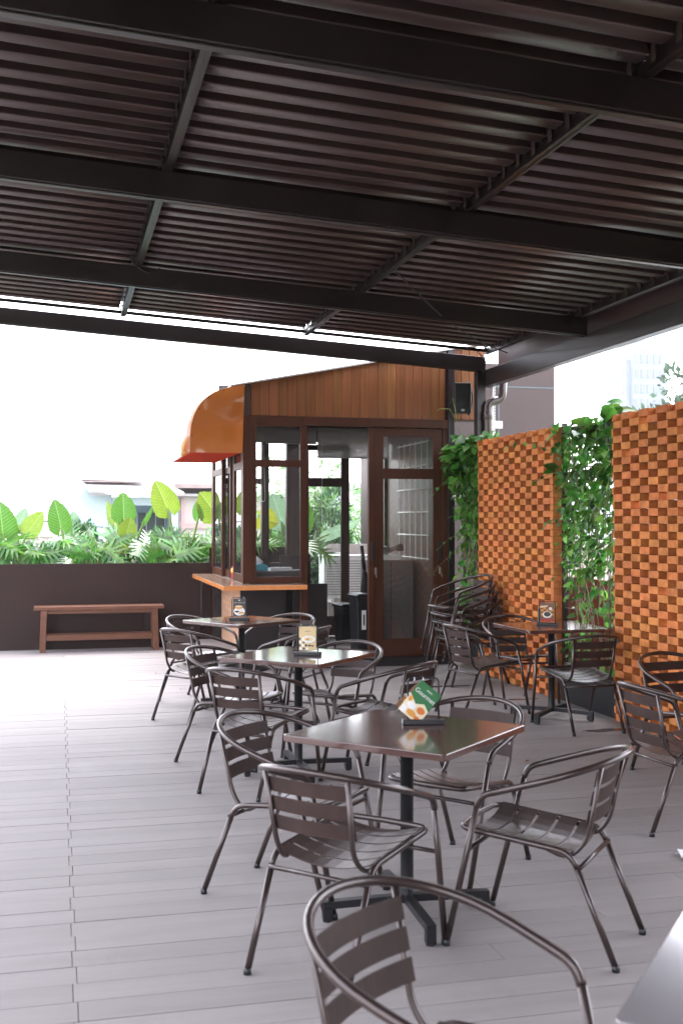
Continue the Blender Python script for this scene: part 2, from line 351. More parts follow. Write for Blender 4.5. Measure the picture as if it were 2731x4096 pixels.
proto = make_chair(3, 'metal_armchair', '', G1); proto4 = make_chair(4, 'metal_armchair', '', G1)
used = {3: False, 4: False}
def chair(x, y, rz, label, n=3, z=0, group=G1, rx=0, ry=0):
    p = proto if n == 3 else proto4
    if not used[n]:
        used[n] = True; p.location = (x, y, z); p.rotation_euler = (rx, ry, rz); p['label'] = label; p['group'] = group; return p
    return dup(p, (x, y, z), rz, label, group, rx, ry)
chair(.80, 2.239, 3.851, 'nearest armchair, cut off by the bottom edge beside the pale table corner')
chair(.985, 3.878, 5.47, 'armchair turned away at the front left of the nearest whole table')
chair(1.754, 3.879, .843, 'armchair in full side view at the front right of the nearest whole table')
chair(.946, 4.622, 3.962, 'armchair at the far left side of the nearest whole table')
chair(1.717, 4.76, 2.26, 'armchair at the far right side of the nearest whole table, facing the viewer')
chair(1.13, 6.5, 5.53, 'armchair turned away at the front left of the middle table')
chair(1.90, 6.50, .70, 'armchair at the front right of the middle table, seat turned left')
chair(1.095, 7.25, 4.03, 'armchair at the far left side of the middle table')
chair(1.80, 7.3, 2.369, 'armchair at the far right side of the middle table, tucked under its corner')
chair(1.078, 8.90, 5.35, 'armchair turned away at the front left of the farthest table')
chair(1.80, 8.80, .95, 'armchair at the front right of the farthest table, nearest to the sliding door')
chair(1.20, 9.74, 3.93, 'armchair behind the left corner of the farthest table, near the wooden bench')
chair(1.88, 9.69, 2.34, 'armchair behind the right corner of the farthest table, below the counter')
chair(3.32, 8.60, 4.94, 'armchair with four back slats left of the table by the brick wall', 4)
chair(3.779, 7.773, .03, 'armchair turned away in front of the table by the brick wall')
chair(3.80, 8.98, 3.15, 'armchair behind the table by the brick wall, next to the chair stack', 4)
chair(3.102, 5.226, 4.81, 'armchair with four back slats at the right edge, seat facing right', 4)
chair(3.70, 6.10, 3.3, 'armchair at the right edge close against the nearer brick wall')
# the stack by the doors
STX, STY = 3.62, 10.35
place = ['topmost', 'second from top', 'third from top', 'fourth from top', 'bottom']
for j in range(4, -1, -1):
    chair(3.775 + .014 * j, 10.32 - .025 * j, 1.66 + (.05, -.03, .04, -.05, .0)[j], '%s armchair of the tall stack beside the glass door' % place[j], 4, z=.304 - .076 * j, group=GS)

# ---------------------------------------------------------------- tables
def make_table():
    root = thing('bistro_table', '', 'table', group='square brown tables')
    b = MB(); c = .35; q = .012
    poly = [(c - q, -c), (c, -c + q), (c, c - q), (c - q, c), (-c + q, c), (-c, c - q), (-c, -c + q), (-c + q, -c)]
    b.prism(poly, .700, .726, 'z'); b.build('tabletop', 'table_laminate', root, bevel=.003)
    b = MB(); b.lathe([(.0, .699), (.12, .699), (.12, .692), (.026, .688), (.026, .07), (.03, .055), (.0, .055)], n=16); b.build('pole', 'black_metal', root)
    for k in range(4):
        a = R(45 + 90 * k); b = MB()
        d = Vector((math.cos(a), math.sin(a), 0))
        b.beam(d * .012 + Vector((0, 0, .058)), d * .335 + Vector((0, 0, .05)), .036, .028)
        b.rbox(d * .318 + Vector((0, 0, .032)), (.036, .036, .05), a); b.lathe([(0, 0), (.018, 0), (.014, .009), (0, .009)], d * .318, 10)
        b.build('leg', 'black_metal', root)
    bk = MB()
    for k in range(2):
        bk.rbox((0, 0, .6875), (.44, .03, .006), R(45 + 90 * k))
    bk.build('top_bracket', 'black_metal', root)
    return root
TB = make_table(); 
tabs = [((1.324, 4.234), -.032, 'nearest whole square brown table, carrying the tilted green menu card'), ((1.427, 6.786), .034, 'middle square brown table of the row, reflecting the white sky'),
        ((1.476, 9.317), -.198, 'farthest square brown table, in front of the tiled counter'), ((3.755, 8.207), -.771, 'square brown table pushed against the brick walls'),
        ((1.372, 1.715), .06, 'pale grey table corner at the bottom right, closest to the viewer')]
for i, ((x, y), a, l) in enumerate(tabs):
    if i == 0: TB.location = (x, y, 0); TB.rotation_euler[2] = a + R(45); TB['label'] = l; TB['group'] = 'square brown tables'
    else:
        t_ = dup(TB, (x, y, 0), a + R(45), l)
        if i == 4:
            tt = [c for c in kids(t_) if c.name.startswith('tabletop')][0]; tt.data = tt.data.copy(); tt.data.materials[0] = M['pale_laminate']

# ---------------------------------------------------------------- menu stands
def ell(cx, cy, rx, ry, n=14): return [(cx + rx * math.cos(2 * math.pi * i / n), cy + ry * math.sin(2 * math.pi * i / n)) for i in range(n)]
def stand(x, y, rz, label, kind, tilt=0, extra=False):
    r = thing('menu_stand', label, 'menu stand', (x, y, .7262), rz, 'menu card stands on the tables')
    MB().box(-.085, .085, -.026, .026, 0, .020).build('base', 'black_metal', r, bevel=.003)
    MB().tube(rp([(-.062, 0, .018), (-.062, 0, .185), (.062, 0, .185), (.062, 0, .018)], .018, 5), .0036, 8).build('wire_frame', 'black_metal', r)
    c = bpy.data.objects.new('menu_card', None)
    cw, chh = (.052, .145) if kind != 'green' else (.052, .15)
    base = {'green': 'sign_green', 'cake': 'sign_dark', 'cream': 'sign_cream', 'choc': 'sign_brown'}[kind]
    cb = MB(); cb.box(-cw, cw, -.0012, .0012, -chh, 0); card = cb.build('menu_card', base, r)
    card.location = (0, -.004, .176)
    def pt(poly, m, lay=1, name='print'):
        p = MB(); p.prism(poly, -.0012 - .0004 * lay, -.0012, 'y'); p.build(name, m, card)
    if kind == 'green':
        pt([(-cw, -chh), (cw, -chh), (cw, -.085), (.02, -.07), (-.01, -.09), (-cw, -.068)], 'food_light', 1)
        pt(ell(-.02, -.105, .02, .014), 'food_white', 2); pt(ell(.025, -.1, .018, .014), 'food_orange', 2); pt(ell(.0, -.13, .022, .012), 'food_gold', 3); pt([(-.045, -.148), (-.02, -.148), (-.028, -.12), (-.048, -.12)], 'food_white', 3)
        pt(ell(.032, -.135, .014, .01), 'food_orange', 3); pt(ell(-.04, -.085, .009, .012), 'food_gold', 3)
        text('Gourmet', .026, 'food_white', card, (0, -.0018, -.042), (R(90), 0, 0)); text('menu', .012, 'food_white', card, (0.005, -.0018, -.018), (R(90), 0, 0))
    elif kind == 'cake':
        text('BURNT CHEESE CAKE', .0098, 'food_light', card, (0, -.0018, -.034), (R(90), 0, 0)); pt(ell(0, -.014, .005, .005), 'food_white', 1)
        pt(ell(.0, -.105, .047, .036, 18), 'food_white', 1); pt(ell(-.004, -.072, .034, .016), 'food_gold', 2); pt(ell(-.004, -.064, .03, .007), 'food_light', 3); pt(ell(.02, -.122, .024, .013), 'food_gold', 2); pt(ell(.022, -.128, .02, .008), 'food_light', 3); pt(ell(-.02, -.108, .02, .008), 'sign_dark', 3)
    elif kind == 'cream':
        for i in range(3):
            for j in range(4):
                xx = -.043 + .02 * i - (.0 if j % 2 else .006); zz = -.075 - .02 * j
                if xx < -.0 or j == 3: pt([(xx - .009, zz), (xx, zz + .010), (xx + .009, zz), (xx, zz - .010)], 'food_white' if (i + j) % 2 else 'sign_dark', 1)
        pt(ell(.006, -.078, .04, .022, 18), 'food_white', 2); pt(ell(.006, -.076, .03, .014), 'food_light', 3); pt(ell(.0, -.078, .012, .007), 'food_gold', 4); pt(ell(.012, -.116, .01, .006), 'sign_dark', 2); pt(ell(.03, -.118, .008, .005), 'sign_dark', 2)
        text('PASTA', .011, 'sign_brown', card, (0, -.0018, -.03), (R(90), 0, 0))
    else:
        for i in range(5):
            for j in range(5):
                if (i + j) % 2: pt([(-.05 + .02 * i, -.05 - .016 * j), (-.03 + .02 * i, -.05 - .016 * j), (-.03 + .02 * i, -.034 - .016 * j), (-.05 + .02 * i, -.034 - .016 * j)], 'food_gold', 1)
        pt(ell(0, -.092, .036, .026, 18), 'food_white', 2); pt(ell(0, -.088, .027, .019, 16), 'sign_dark', 3); pt(ell(.026, -.045, .013, .013), 'food_white', 2)
        pt([(-cw, -chh), (cw, -chh), (cw, -.125), (-cw, -.125)], 'sign_red', 2); pt([(-cw, -.038), (.004, -.03), (.004, -.018), (-cw, -.024)], 'food_light', 2)
    if tilt:
        card.rotation_euler = (0, R(tilt), 0); card.location = (.034, -.004, .145)
        cb = MB(); cb.box(-.042, .042, -.0012, .0012, -.125, 0); o = cb.build('menu_card', 'sign_brown', r); o.location = (.008, .006, .135); o.rotation_euler = (R(4), R(tilt + 6), 0)
        for q, (ex, ez, rx_, rz_, mm) in enumerate([(-.015, -.03, .02, .02, 'food_orange'), (.02, -.05, .018, .02, 'food_white'), (-.01, -.085, .022, .02, 'food_gold'), (.022, -.1, .015, .015, 'food_light'), (-.03, -.06, .01, .014, 'food_white')]):
            p = MB(); p.prism(ell(ex, ez, rx_, rz_), -.0016, -.0013, 'y'); p.build('print', mm, o)
    rg = MB()
    for sx in ((-.04, .04) if not tilt else (.0, -.035)):
        rg.tube([(sx, .009 * math.cos(t) - .002, .18 + .009 * math.sin(t)) for t in [k * math.pi / 6 for k in range(13)]], .0016, 6)
    rg.build('ring', 'chrome', r)
    if extra: MB().box(-.075, -.05, .012, .014, .018, .125).build('card_holder', 'grey_cabinet', r)
    return r
stand(1.425, 4.335, R(-12), 'menu stand with a tilted green card on the nearest whole table', 'green', 40)
stand(1.475, 6.74, R(-16), 'menu stand with a cream card showing a white bowl, on the middle table', 'cream')
stand(1.46, 9.33, R(-18), 'menu stand with a black cheesecake card on the farthest table', 'cake')
stand(3.735, 8.24, R(-26), 'menu stand with a brown checkered card on the table by the brick wall', 'choc', 0, True)

# ---------------------------------------------------------------- pergola
PG = thing('pergola', 'dark brown louvred steel pergola roof over the deck', 'pergola', (4.33, 11.2, 0))
off = Vector((4.33, 11.2, 0))
def pb(o): o.location = -off; return o
zb = lambda u: 3.402 - .062 * u
zr = lambda u: zb(u) + .152
UL = -1.5
for vv in (-.2, 2.12, 4.256, 6.363, 8.791, 11.15):
    b = MB(); b.beam((UL, vv + .05, zb(UL)), (4.36, vv + .05, zb(4.36)), .09, .15)
    b.beam((UL, vv + .05, zb(UL) - .008), (4.34, vv + .05, zb(4.34) - .008), .05, .0078)
    pb(b.build('beam', 'pergola_paint', PG, bevel=.003))
b = MB(); b.box(4.36, 4.46, -1.2, 11.28, 2.975, 3.15); pb(b.build('edge_beam', 'pergola_paint', PG, bevel=.004))
b = MB(); b.box(4.52, 4.54, -1.2, 11.2, 3.152, 3.40); b.box(4.36, 4.56, -1.2, 11.2, 3.405, 3.42); pb(b.build('gutter', 'louver_paint', PG))
b = MB(); b.box(UL - .1, UL, -1.2, 11.28, zb(UL) - .05, zb(UL) + .16); pb(b.build('edge_beam', 'pergola_paint', PG, bevel=.004))
for (ux, vx) in ((4.315, 11.21), (4.41, -.9), (UL - .05, 11.21), (UL - .05, -.9)):
    b = MB(); b.box(ux - .048, ux + .048, vx - .05, vx + .05, 0, zb(ux) - .0 if ux < 0 else 2.973 if vx < 0 else 3.13); pb(b.build('post', 'pergola_paint', PG, bevel=.004))
RU = [-1.22, .595, 2.385, 4.305]
for u_ in RU:
    b = MB(); b.beam((u_, -1.1, zr(u_)), (u_, 11.0, zr(u_)), .05, .055); b.beam((u_ + .008, -1.1, zr(u_) - .006), (u_ + .008, 11.0, zr(u_) - .006), .012, .0058)
    pb(b.build('rafter', 'pergola_paint', PG, bevel=.002))
for u_ in RU:
    b = MB(); b.beam((u_ - .01, -1.1, zr(u_) + .1405), (u_ - .01, 10.98, zr(u_) + .1405), .16, .004); pb(b.build('flashing', 'pergola_paint', PG))
BR = None
edges = [UL] + RU
vb = [-1.0, -.2, 2.12, 4.256, 6.363, 8.791, 10.95]
# blade profile, (v, z): upright near face, flat underside, rounded far edge
prof = [(.045, .095), (.006, .012), (.004, .005), (.010, .001), (.085, 0), (.112, .006), (.130, .020), (.136, .045), (.120, .095), (.245, .0952), (.245, .103), (.045, .103)]
for i in range(len(edges) - 1):
    u0 = edges[i] + .03; u1 = edges[i + 1] - .045
    for j in range(len(vb) - 1):
        v_ = vb[j]; b = MB(); k0 = math.ceil((vb[j] + 1) / .2); k1 = math.ceil((vb[j + 1] + 1) / .2)
        for k in range(k0, k1):
            vv = -1.0 + .2 * k - .045; n = len(prof)
            dv = random.uniform(-.002, .002)
            A = [(u0, vv + p[0] + dv, zr(u0) + .045 + p[1]) for p in prof]; B = [(u1, vv + p[0] + dv, zr(u1) + .045 + p[1]) for p in prof]
            o_ = b.add(A + B, [(q, (q + 1) % n, n + (q + 1) % n, n + q) for q in range(n)], False)
            for q in (3, 4, 5, 6): b.sm[len(b.sm) - n + q] = True
            b.f.append(tuple(range(o_, o_ + n))[::-1]); b.f.append(tuple(range(o_ + n, o_ + 2 * n))); b.sm += [False, False]
        ob = pb(b.build('louver_panel', 'louver_paint', PG))
        if i > 0:
            for k in range(k0, k1):
                vv = -1.0 + .2 * k + .13
                if vv < 3.6: continue
                if BR is None:
                    bb = MB(); bb.box(.002, .006, -.02, .02, .0, .075); bb.box(.0062, .022, -.005, .005, .04, .05); bb.box(.012, .017, -.018, -.0052, .03, .055); BR = bb.build('pivot_bracket', 'slat_metal', ob); bo = BR
                else:
                    bo = BR.copy(); col.objects.link(bo); bo.parent = ob
                bo.location = (u1, vv, zr(u1) + .01)
b = MB(); b.beam((UL, 10.935, zr(UL) + .012), (4.28, 10.935, zr(4.28) + .012), .022, .03); pb(b.build('front_rail', 'pergola_paint', PG))
b = MB()
p0, p1 = Vector((2.42, 8.0, 3.40)), Vector((4.25, 10.3, 3.20)); b.tube([p0.lerp(p1, t) - Vector((0, 0, .10 * math.sin(math.pi * t))) for t in [k / 14 for k in range(15)]], .005, 6)
b.tube(rp([(.5, 8.45, 3.50), (.56, 8.5, 3.44), (.66, 8.6, 3.42), (.75, 8.75, 3.50)], .05), .004, 6)
b.tube([(4.2, 10.98, 3.32), (4.32, 11.05, 3.22), (4.34, 11.16, 3.12)], .006, 6); pb(b.build('power_cable', 'cable', PG))

# ---------------------------------------------------------------- kiosk
KO = Vector((1.9, 11.6, .088)); K = thing('wooden_kiosk', 'brown wooden serving kiosk with glazed front, counter and orange awning', 'kiosk', KO)
def kb(bm, name, m, parent=None, bevel=0):
    o = bm.build(name, m, parent or K, bevel=bevel); 
    if parent is None: o.location = -KO
    return o
V0 = 11.6
# siding above the doors: separate tongue boards, top follows the roof slope
ztop = lambda u: 2.969 + (u - 1.861) * .195
b = MB(); u_ = 1.93
while u_ < 4.05:
    w_ = .0985; u1 = min(u_ + w_, 4.065); b.add([(u_ + .0015, V0, 2.652), (u1 - .0015, V0, 2.652), (u1 - .0015, V0, ztop(u1)), (u_ + .0015, V0, ztop(u_)), (u_ + .0015, V0 + .03, 2.652), (u1 - .0015, V0 + .03, 2.652), (u1 - .0015, V0 + .03, ztop(u1)), (u_ + .0015, V0 + .03, ztop(u_))],
        [(0, 1, 2, 3), (7, 6, 5, 4), (0, 4, 5, 1), (3, 2, 6, 7), (0, 3, 7, 4), (1, 5, 6, 2)]); u_ += w_
u_ = 4.16
while u_ < 4.44:
    b.box(u_ + .0015, u_ + .088, V0, V0 + .03, 2.66, 3.42); u_ += .092
kb(b, 'siding', 'wood_siding', bevel=.0015)
b = MB(); b.add([(1.865, V0 + .031, 2.64), (4.44, V0 + .031, 2.64), (4.44, V0 + .031, ztop(4.44) - .02), (1.865, V0 + .031, ztop(1.865) - .02), (1.865, V0 + .06, 2.64), (4.44, V0 + .06, 2.64), (4.44, V0 + .06, ztop(4.44) - .02), (1.865, V0 + .06, ztop(1.865) - .02)],
    [(0, 1, 2, 3), (7, 6, 5, 4), (0, 4, 5, 1), (3, 2, 6, 7), (0, 3, 7, 4), (1, 5, 6, 2)]); b.box(1.862, 1.926, V0 - .012, V0 + .03, 2.652, 2.965)
kb(b, 'backing_panel', 'wood_dark')
b = MB(); b.add([(1.72, 11.55, 2.945), (4.5, 11.55, ztop(4.5) + .002), (4.5, 14.3, ztop(4.5) + .002), (1.72, 14.3, 2.945), (1.72, 11.55, 2.962), (4.5, 11.55, ztop(4.5) + .02), (4.5, 14.3, ztop(4.5) + .02), (1.72, 14.3, 2.962)],
    [(3, 2, 1, 0), (4, 5, 6, 7), (0, 1, 5, 4), (1, 2, 6, 5), (2, 3, 7, 6), (3, 0, 4, 7)]); kb(b, 'roof', 'roof_metal')
b = MB(); v = 11.67
while v < 14.0: b.box(1.93, 4.10, v, v + .096, 2.77, 2.79); v += .1
kb(b, 'ceiling', 'wood_dark')
b = MB(); b.box(2.484, 4.084, V0 - .045, V0 + .0, 2.556, 2.650); kb(b, 'header_beam', 'wood_frame', bevel=.004)
b = MB(); b.box(4.085, 4.157, V0 - .05, V0 + .03, 0.0, ztop(4.1)); kb(b, 'corner_post', 'pergola_paint', bevel=.003)
# front window with its own frame
def window(parent_name, pl, u0, u1, z0, z1, zm0, zm1, st=.075, top=.09, bot=.06, axis='y', th=.05, m='wood_frame', g='window_glass', flip=0, parent=None):
    """frame in plane coordinate pl; along = u (axis y) or v (axis x)"""
    f = MB()
    def bx(a0, a1, c0, c1, t0=0, t1=1):
        if axis == 'y': f.box(a0, a1, pl + th * t0, pl + th * t1, c0, c1)
        else: f.box(pl + th * t0, pl + th * t1, a0, a1, c0, c1)
    bx(u0, u0 + st, z0, z1); bx(u1 - st, u1, z0, z1)
    bx(u0 + st, u1 - st, z1 - top, z1, .04, .96); bx(u0 + st, u1 - st, z0, z0 + bot, .04, .96)
    if zm0: bx(u0 + st, u1 - st, zm0, zm1, .04, .96)
    o = kb(f, parent_name, m, parent, bevel=.002)
    zs = [(z0 + bot, zm0), (zm1, z1 - top)] if zm0 else [(z0 + bot, z1 - top)]
    for a, c in zs:
        p = MB()
        if axis == 'y': p.box(u0 + st, u1 - st, pl + th * .45, pl + th * .55, a, c)
        else: p.box(pl + th * .45, pl + th * .55, u0 + st, u1 - st, a, c)
        p.build('pane', g, o)
    return o
b = MB(); b.box(1.846, 1.952, V0 - .04, V0 + .06, .906, 2.646); kb(b, 'frame_post', 'wood_frame', bevel=.003)
window('window', V0 - .035, 1.953, 2.487, .906, 2.644, 2.117, 2.19, st=.033, top=.106, bot=.062, th=.05)
b = MB(); b.box(2.488, 2.534, V0 - .03, V0 + .06, .09, 2.555); b.box(2.462, 2.534, V0 - .02, V0 + .04, .09, .86); kb(b, 'door_jamb', 'wood_frame', bevel=.003)
# counter: top sheet, painted edge
def cprism(q, z0, z1):
    return [(1.60 + q, 13.97), (1.60 + q, 11.25 + q), (2.46 - q, 11.25 + q), (2.46 - q, 11.66), (1.97, 11.66), (1.97, 13.97)]
b = MB(); b.prism(cprism(0, 0, 0), .852, .896, 'z'); kb(b, 'counter', 'counter_edge', bevel=.003)
b = MB(); b.prism(cprism(.003, 0, 0), .8965, .900, 'z'); kb(b, 'counter_surface', 'counter_top')
# base under the counter: tiled side, dark panel on the front
b = MB(); z = .10; r_ = 0
while z < .84:
    v = 11.70 - (.07 if r_ % 2 else 0)
    while v < 14.0:
        a0, a1 = max(v, 12.50), min(v + .137, 14.04)
        if a1 - a0 > .02: b.box(1.962, 1.975, a0, a1, z, min(z + .060, .85))
        v += .14
    z += .063; r_ += 1
kb(b, 'tiled_side', 'tile', bevel=.0015)
b = MB(); b.box(1.974, 2.02, 12.50, 14.04, .09, .851); kb(b, 'tile_backing', 'grout')
b = MB(); b.box(1.963, 2.462, 12.45, 12.497, .09, .85); kb(b, 'front_panel', 'black_panel')
# side sliding leaves above the counter, back wall glazing
def leafside(v0, v1, pl, nm='sliding_window'):
    return window(nm, pl, v0, v1, .902, 2.62, 2.10, 2.175, st=.055, top=.05, bot=.09, axis='x', th=.035)
leafside(13.15, 13.98, 1.85); leafside(12.75, 13.36, 1.89); leafside(11.665, 12.28, 1.85)
b = MB(); b.box(1.85, 1.93, 11.665, 14.0, .9005, .902 + .003); b.box(1.846, 1.94, 11.665, 14.0, 2.622, 2.66); kb(b, 'sliding_track', 'key_metal')
b = MB(); b.box(1.846, 1.93, 11.665, 14.02, 2.6605, 2.945); b.box(1.85, 1.93, 13.985, 14.06, .09, 2.66); kb(b, 'side_beam', 'wood_frame')
# back wall of the kiosk
b = MB(); b.box(2.47, 2.563, 13.98, 14.06, .09, 2.56); b.box(2.784, 2.95, 13.96, 14.06, .09, 2.56); b.box(1.93, 2.95, 13.99, 14.05, .96, 1.03)
b.box(1.93, 2.47, 13.99, 14.05, 2.02, 2.09); b.box(4.07, 4.14, 13.98, 14.06, .09, 2.56); b.box(1.93, 4.14, 13.985, 14.06, 2.56, 2.769); kb(b, 'rear_frame', 'wood_dark', bevel=.003)
b = MB(); b.box(1.93, 2.47, 14.0, 14.04, .09, .959); b.box(2.564, 2.783, 14.0, 14.04, .09, .959); b.box(1.93, 4.14, 14.0, 14.05, 2.77, 3.25); kb(b, 'rear_panel', 'black_panel')
window('rear_door', 13.90, 2.952, 3.585, .10, 2.52, 1.99, 2.10, st=.105, top=.07, bot=.25, th=.05, m='wood_dark', g='dusty_glass')
b = MB(); b.box(4.11, 4.15, V0 + .06, 14.06, .09, 2.78); kb(b, 'side_wall', 'wood_dark')
# front sliding door leaf + fixed jambs
dl = window('sliding_door', V0 - .02, 3.26, 4.022, .104, 2.545, 2.005, 2.116, st=.103, top=.085, bot=.186, th=.045)
ks = bpy.data.objects
def lockset(u0, u1, zc0, zc1, lu, par):
    b = MB(); b.box(u0, u1, V0 - .034, V0 - .0205, zc0, zc1); b.build('handle', 'black_plastic', par, bevel=.003)
    b = MB(); b.box(lu - .012, lu + .012, V0 - .028, V0 - .0205, .98, 1.055); b.tube([(lu, V0 - .06, 1.02), (lu, V0 - .028, 1.02)], .008, 8); b.build('lock', 'key_metal', par)
    b = MB(); b.box(lu - .006, lu + .006, V0 - .063, V0 - .060, .955, 1.03); b.box(lu + .008, lu + .018, V0 - .062, V0 - .058, .93, .985); b.build('key', 'chrome', par)
lockset(3.972, 4.008, 1.127, 1.332, 3.995, dl)
b = MB(); b.box(3.197, 3.258, V0 - .03, V0 + .035, .104, 2.545); jb = kb(b, 'door_stile', 'wood_frame', bevel=.003)
b = MB(); b.box(3.221, 3.253, V0 - .044, V0 - .0305, 1.127, 1.331); b.build('handle', 'black_plastic', jb, bevel=.003)
b = MB(); b.box(3.262, 3.286, V0 - .028, V0 - .0205, .98, 1.055); b.box(3.268, 3.28, V0 - .05, V0 - .047, .95, 1.03); b.build('lock', 'key_metal', dl)
b = MB(); b.box(4.026, 4.084, V0 - .03, V0 + .035, .104, 2.553); kb(b, 'door_jamb', 'wood_frame', bevel=.003)
b = MB(); b.box(2.535, 4.084, V0 - .055, V0 + .055, .0885, .1025); kb(b, 'door_track', 'pergola_paint')
b = MB(); b.box(2.48, 4.10, V0 - .03, V0 + .035, .002, .0875); b.box(1.30, 2.479, V0 - .02, V0 + .035, .002, .0868); kb(b, 'step_riser', 'black_panel')
# roller blinds and bead chains
for (a0, a1, zz0, vv) in ((2.50, 3.14, 2.53, 13.83), (3.16, 4.08, 2.36, 13.86), (1.98, 2.75, 2.54, 13.80)):
    b = MB(); b.box(a0, a1, vv, vv + .006, zz0, 2.72); b.tube([(a0, vv + .003, 2.71), (a1, vv + .003, 2.71)], .028, 10); b.tube([(a0, vv + .003, zz0), (a1, vv + .003, zz0)], .012, 8)
    kb(b, 'roller_blind', 'blind_fabric')
def chain(pts, m='white_plastic', nm='bead_chain'):
    b = MB(); pts = [Vector(p) for p in pts]; acc = []
    for p, q in zip(pts[:-1], pts[1:]):
        n = max(1, int((q - p).length / .016))
        for k in range(n): acc.append(p.lerp(q, k / n))
    for p in acc:
        r = .0048; b.add([p + Vector(d) * r for d in ((1, 0, 0), (0, 1, 0), (-1, 0, 0), (0, -1, 0), (0, 0, 1), (0, 0, -1))], [(0, 1, 4), (1, 2, 4), (2, 3, 4), (3, 0, 4), (1, 0, 5), (2, 1, 5), (3, 2, 5), (0, 3, 5)], True)
    b.tube(pts, .0013, 4)
    return kb(b, nm, m)
chain([(2.12, 11.95, 2.5), (2.10, 11.95, 1.82)] + [(2.125 - .022 * math.cos(t), 11.95, 1.80 - .04 * math.sin(t)) for t in [k * math.pi / 6 for k in range(7)]] + [(2.147, 11.95, 1.82), (2.125, 11.95, 2.5)])
chain([(2.90, 12.5, 2.5), (2.905, 12.5, 1.52)]); chain([(1.97, 12.6, 2.45), (1.965, 12.6, 1.3)]); chain([(2.0, 12.55, 2.45), (1.995, 12.55, 1.3)])
# inside: work desk, white wire grid
b = MB(); b.box(1.96, 2.46, 11.75, 12.45, .99, 1.02); b.box(1.97, 2.44, 12.3, 12.33, .1, .989); kb(b, 'inner_desk', 'black_panel')
b = MB(); b.box(2.535, 2.93, 12.35, 12.38, .09, .85); kb(b, 'partition_board', 'black_panel', bevel=.003); b = MB(); b.box(2.535, 2.90, 13.1, 13.13, .09, 1.15); kb(b, 'partition_board', 'black_panel', bevel=.003)
# awning
prof2 = [(1.861, 2.966), (1.76, 2.948), (1.629, 2.914), (1.55, 2.882), (1.48, 2.836), (1.42, 2.778), (1.377, 2.715), (1.343, 2.645), (1.318, 2.566), (1.306, 2.51), (1.301, 2.44), (1.301, 2.255)]
AW = MB(); n = len(prof2); A = [(p[0], 11.565, p[1]) for p in prof2]; B = [(p[0], 13.55, p[1]) for p in prof2]
AW.add(A + B, [(i, i + 1, n + i + 1, n + i) for i in range(n - 1)], True)
aw = AW.build('awning', 'awning_acrylic', K, solid=.004); aw.location = -KO
capb = MB(); nn = 14
capb.prism(prof2 + [(1.839, 2.255)], 11.553, 11.562, 'y'); capb.build('end_cap', 'awning_acrylic', aw)
capb = MB(); capb.prism(prof2 + [(1.839, 2.255)], 13.553, 13.56, 'y'); capb.build('end_cap', 'awning_acrylic', aw)
b = MB(); ins = [(p[0] + (.008 if p[0] < 1.8 else 0), p[1] - .008) for p in prof2]
b.add([(p[0], 11.57, p[1]) for p in ins] + [(p[0], 13.545, p[1]) for p in ins], [(i, i + 1, n + i + 1, n + i) for i in range(n - 1)], True)
b.box(1.31, 1.835, 11.57, 13.545, 2.262, 2.268); b.build('lining', 'awning_inside', aw)
b = MB()
for k in range(5):
    for zz_, uu in ((2.28, 1.2985), (2.44, 1.2985), (2.6, 1.322)): b.lathe([(0, 0), (.006, 0), (.006, .004), (0, .006)], (0, 0, 0), 6) if False else b.rbox((uu - .002, 11.62 + k * .47, zz_), (.006, .012, .012))
for p in prof2[::2]: b.rbox((p[0] + .012, 11.550, p[1] - .014), (.009, .005, .009))
b.build('rivet', 'chrome', aw)

# things in and on the kiosk
def sauce(x, y):
    r = thing('sauce_bottle', 'red sauce squeeze bottle with yellow collar on the kiosk counter', 'bottle', (x, y, .906))
    MB().lathe([(0, 0), (.03, 0), (.032, .01), (.032, .09), (.028, .098)], n=16).build('bottle', 'sauce', r)
    MB().lathe([(.0325, .072), (.0325, .108), (.024, .118), (.0, .118)], n=16).build('collar', 'yellow_plastic', r)
    MB().lathe([(.022, .1185), (.02, .136), (.006, .142), (.003, .175), (0, .175)], n=12).build('nozzle', 'sauce', r)
sauce(1.90, 12.55)
r = thing('tissue_dispenser', 'teal dispenser with white tissue behind the kiosk window', 'dispenser', (2.09, 12.0, 1.0205))
MB().prism([(-.09, 0), (.09, 0), (.09, .05), (.04, .075), (-.09, .05)], -.05, .05, 'y').build('body', 'teal_plastic', r, bevel=.006)
b = MB(); b.add([(-.06, -.02, .06), (.02, -.03, .065), (.05, .02, .09), (-.04, .03, .17), (-.07, 0, .15), (0, -.03, .13)], [(0, 1, 5), (1, 2, 5), (2, 3, 5), (3, 4, 5), (4, 0, 5), (0, 4, 3, 2, 1)]); b.build('tissue', 'paper', r)
r = thing('tablet_screen', 'dark point of sale tablet tilted on its stand behind the kiosk window', 'tablet', (2.06, 12.3, 1.0205))
MB().rbox((.02, 0, .16), (.16, .2, .014), 0, 0, R(38)).build('screen', 'grey_cabinet', r, bevel=.004); MB().tube([(0, 0, 0), (0, 0, .16)], .02, 10).build('stand', 'black_plastic', r)
b = MB(); b.rbox((0, 0, .014), (.24, .17, .028), .1); b.rbox((.02, -.01, .0315), (.22, .16, .004), -.12, 0, 0); b.rbox((.14, -.03, .004), (.2, .12, .003), .2)
o = b.build('paper_pile', 'paper', loc=(2.30, 11.95, 1.0205)); tag(o, 'white sheets of paper lying open behind the kiosk window', 'papers')
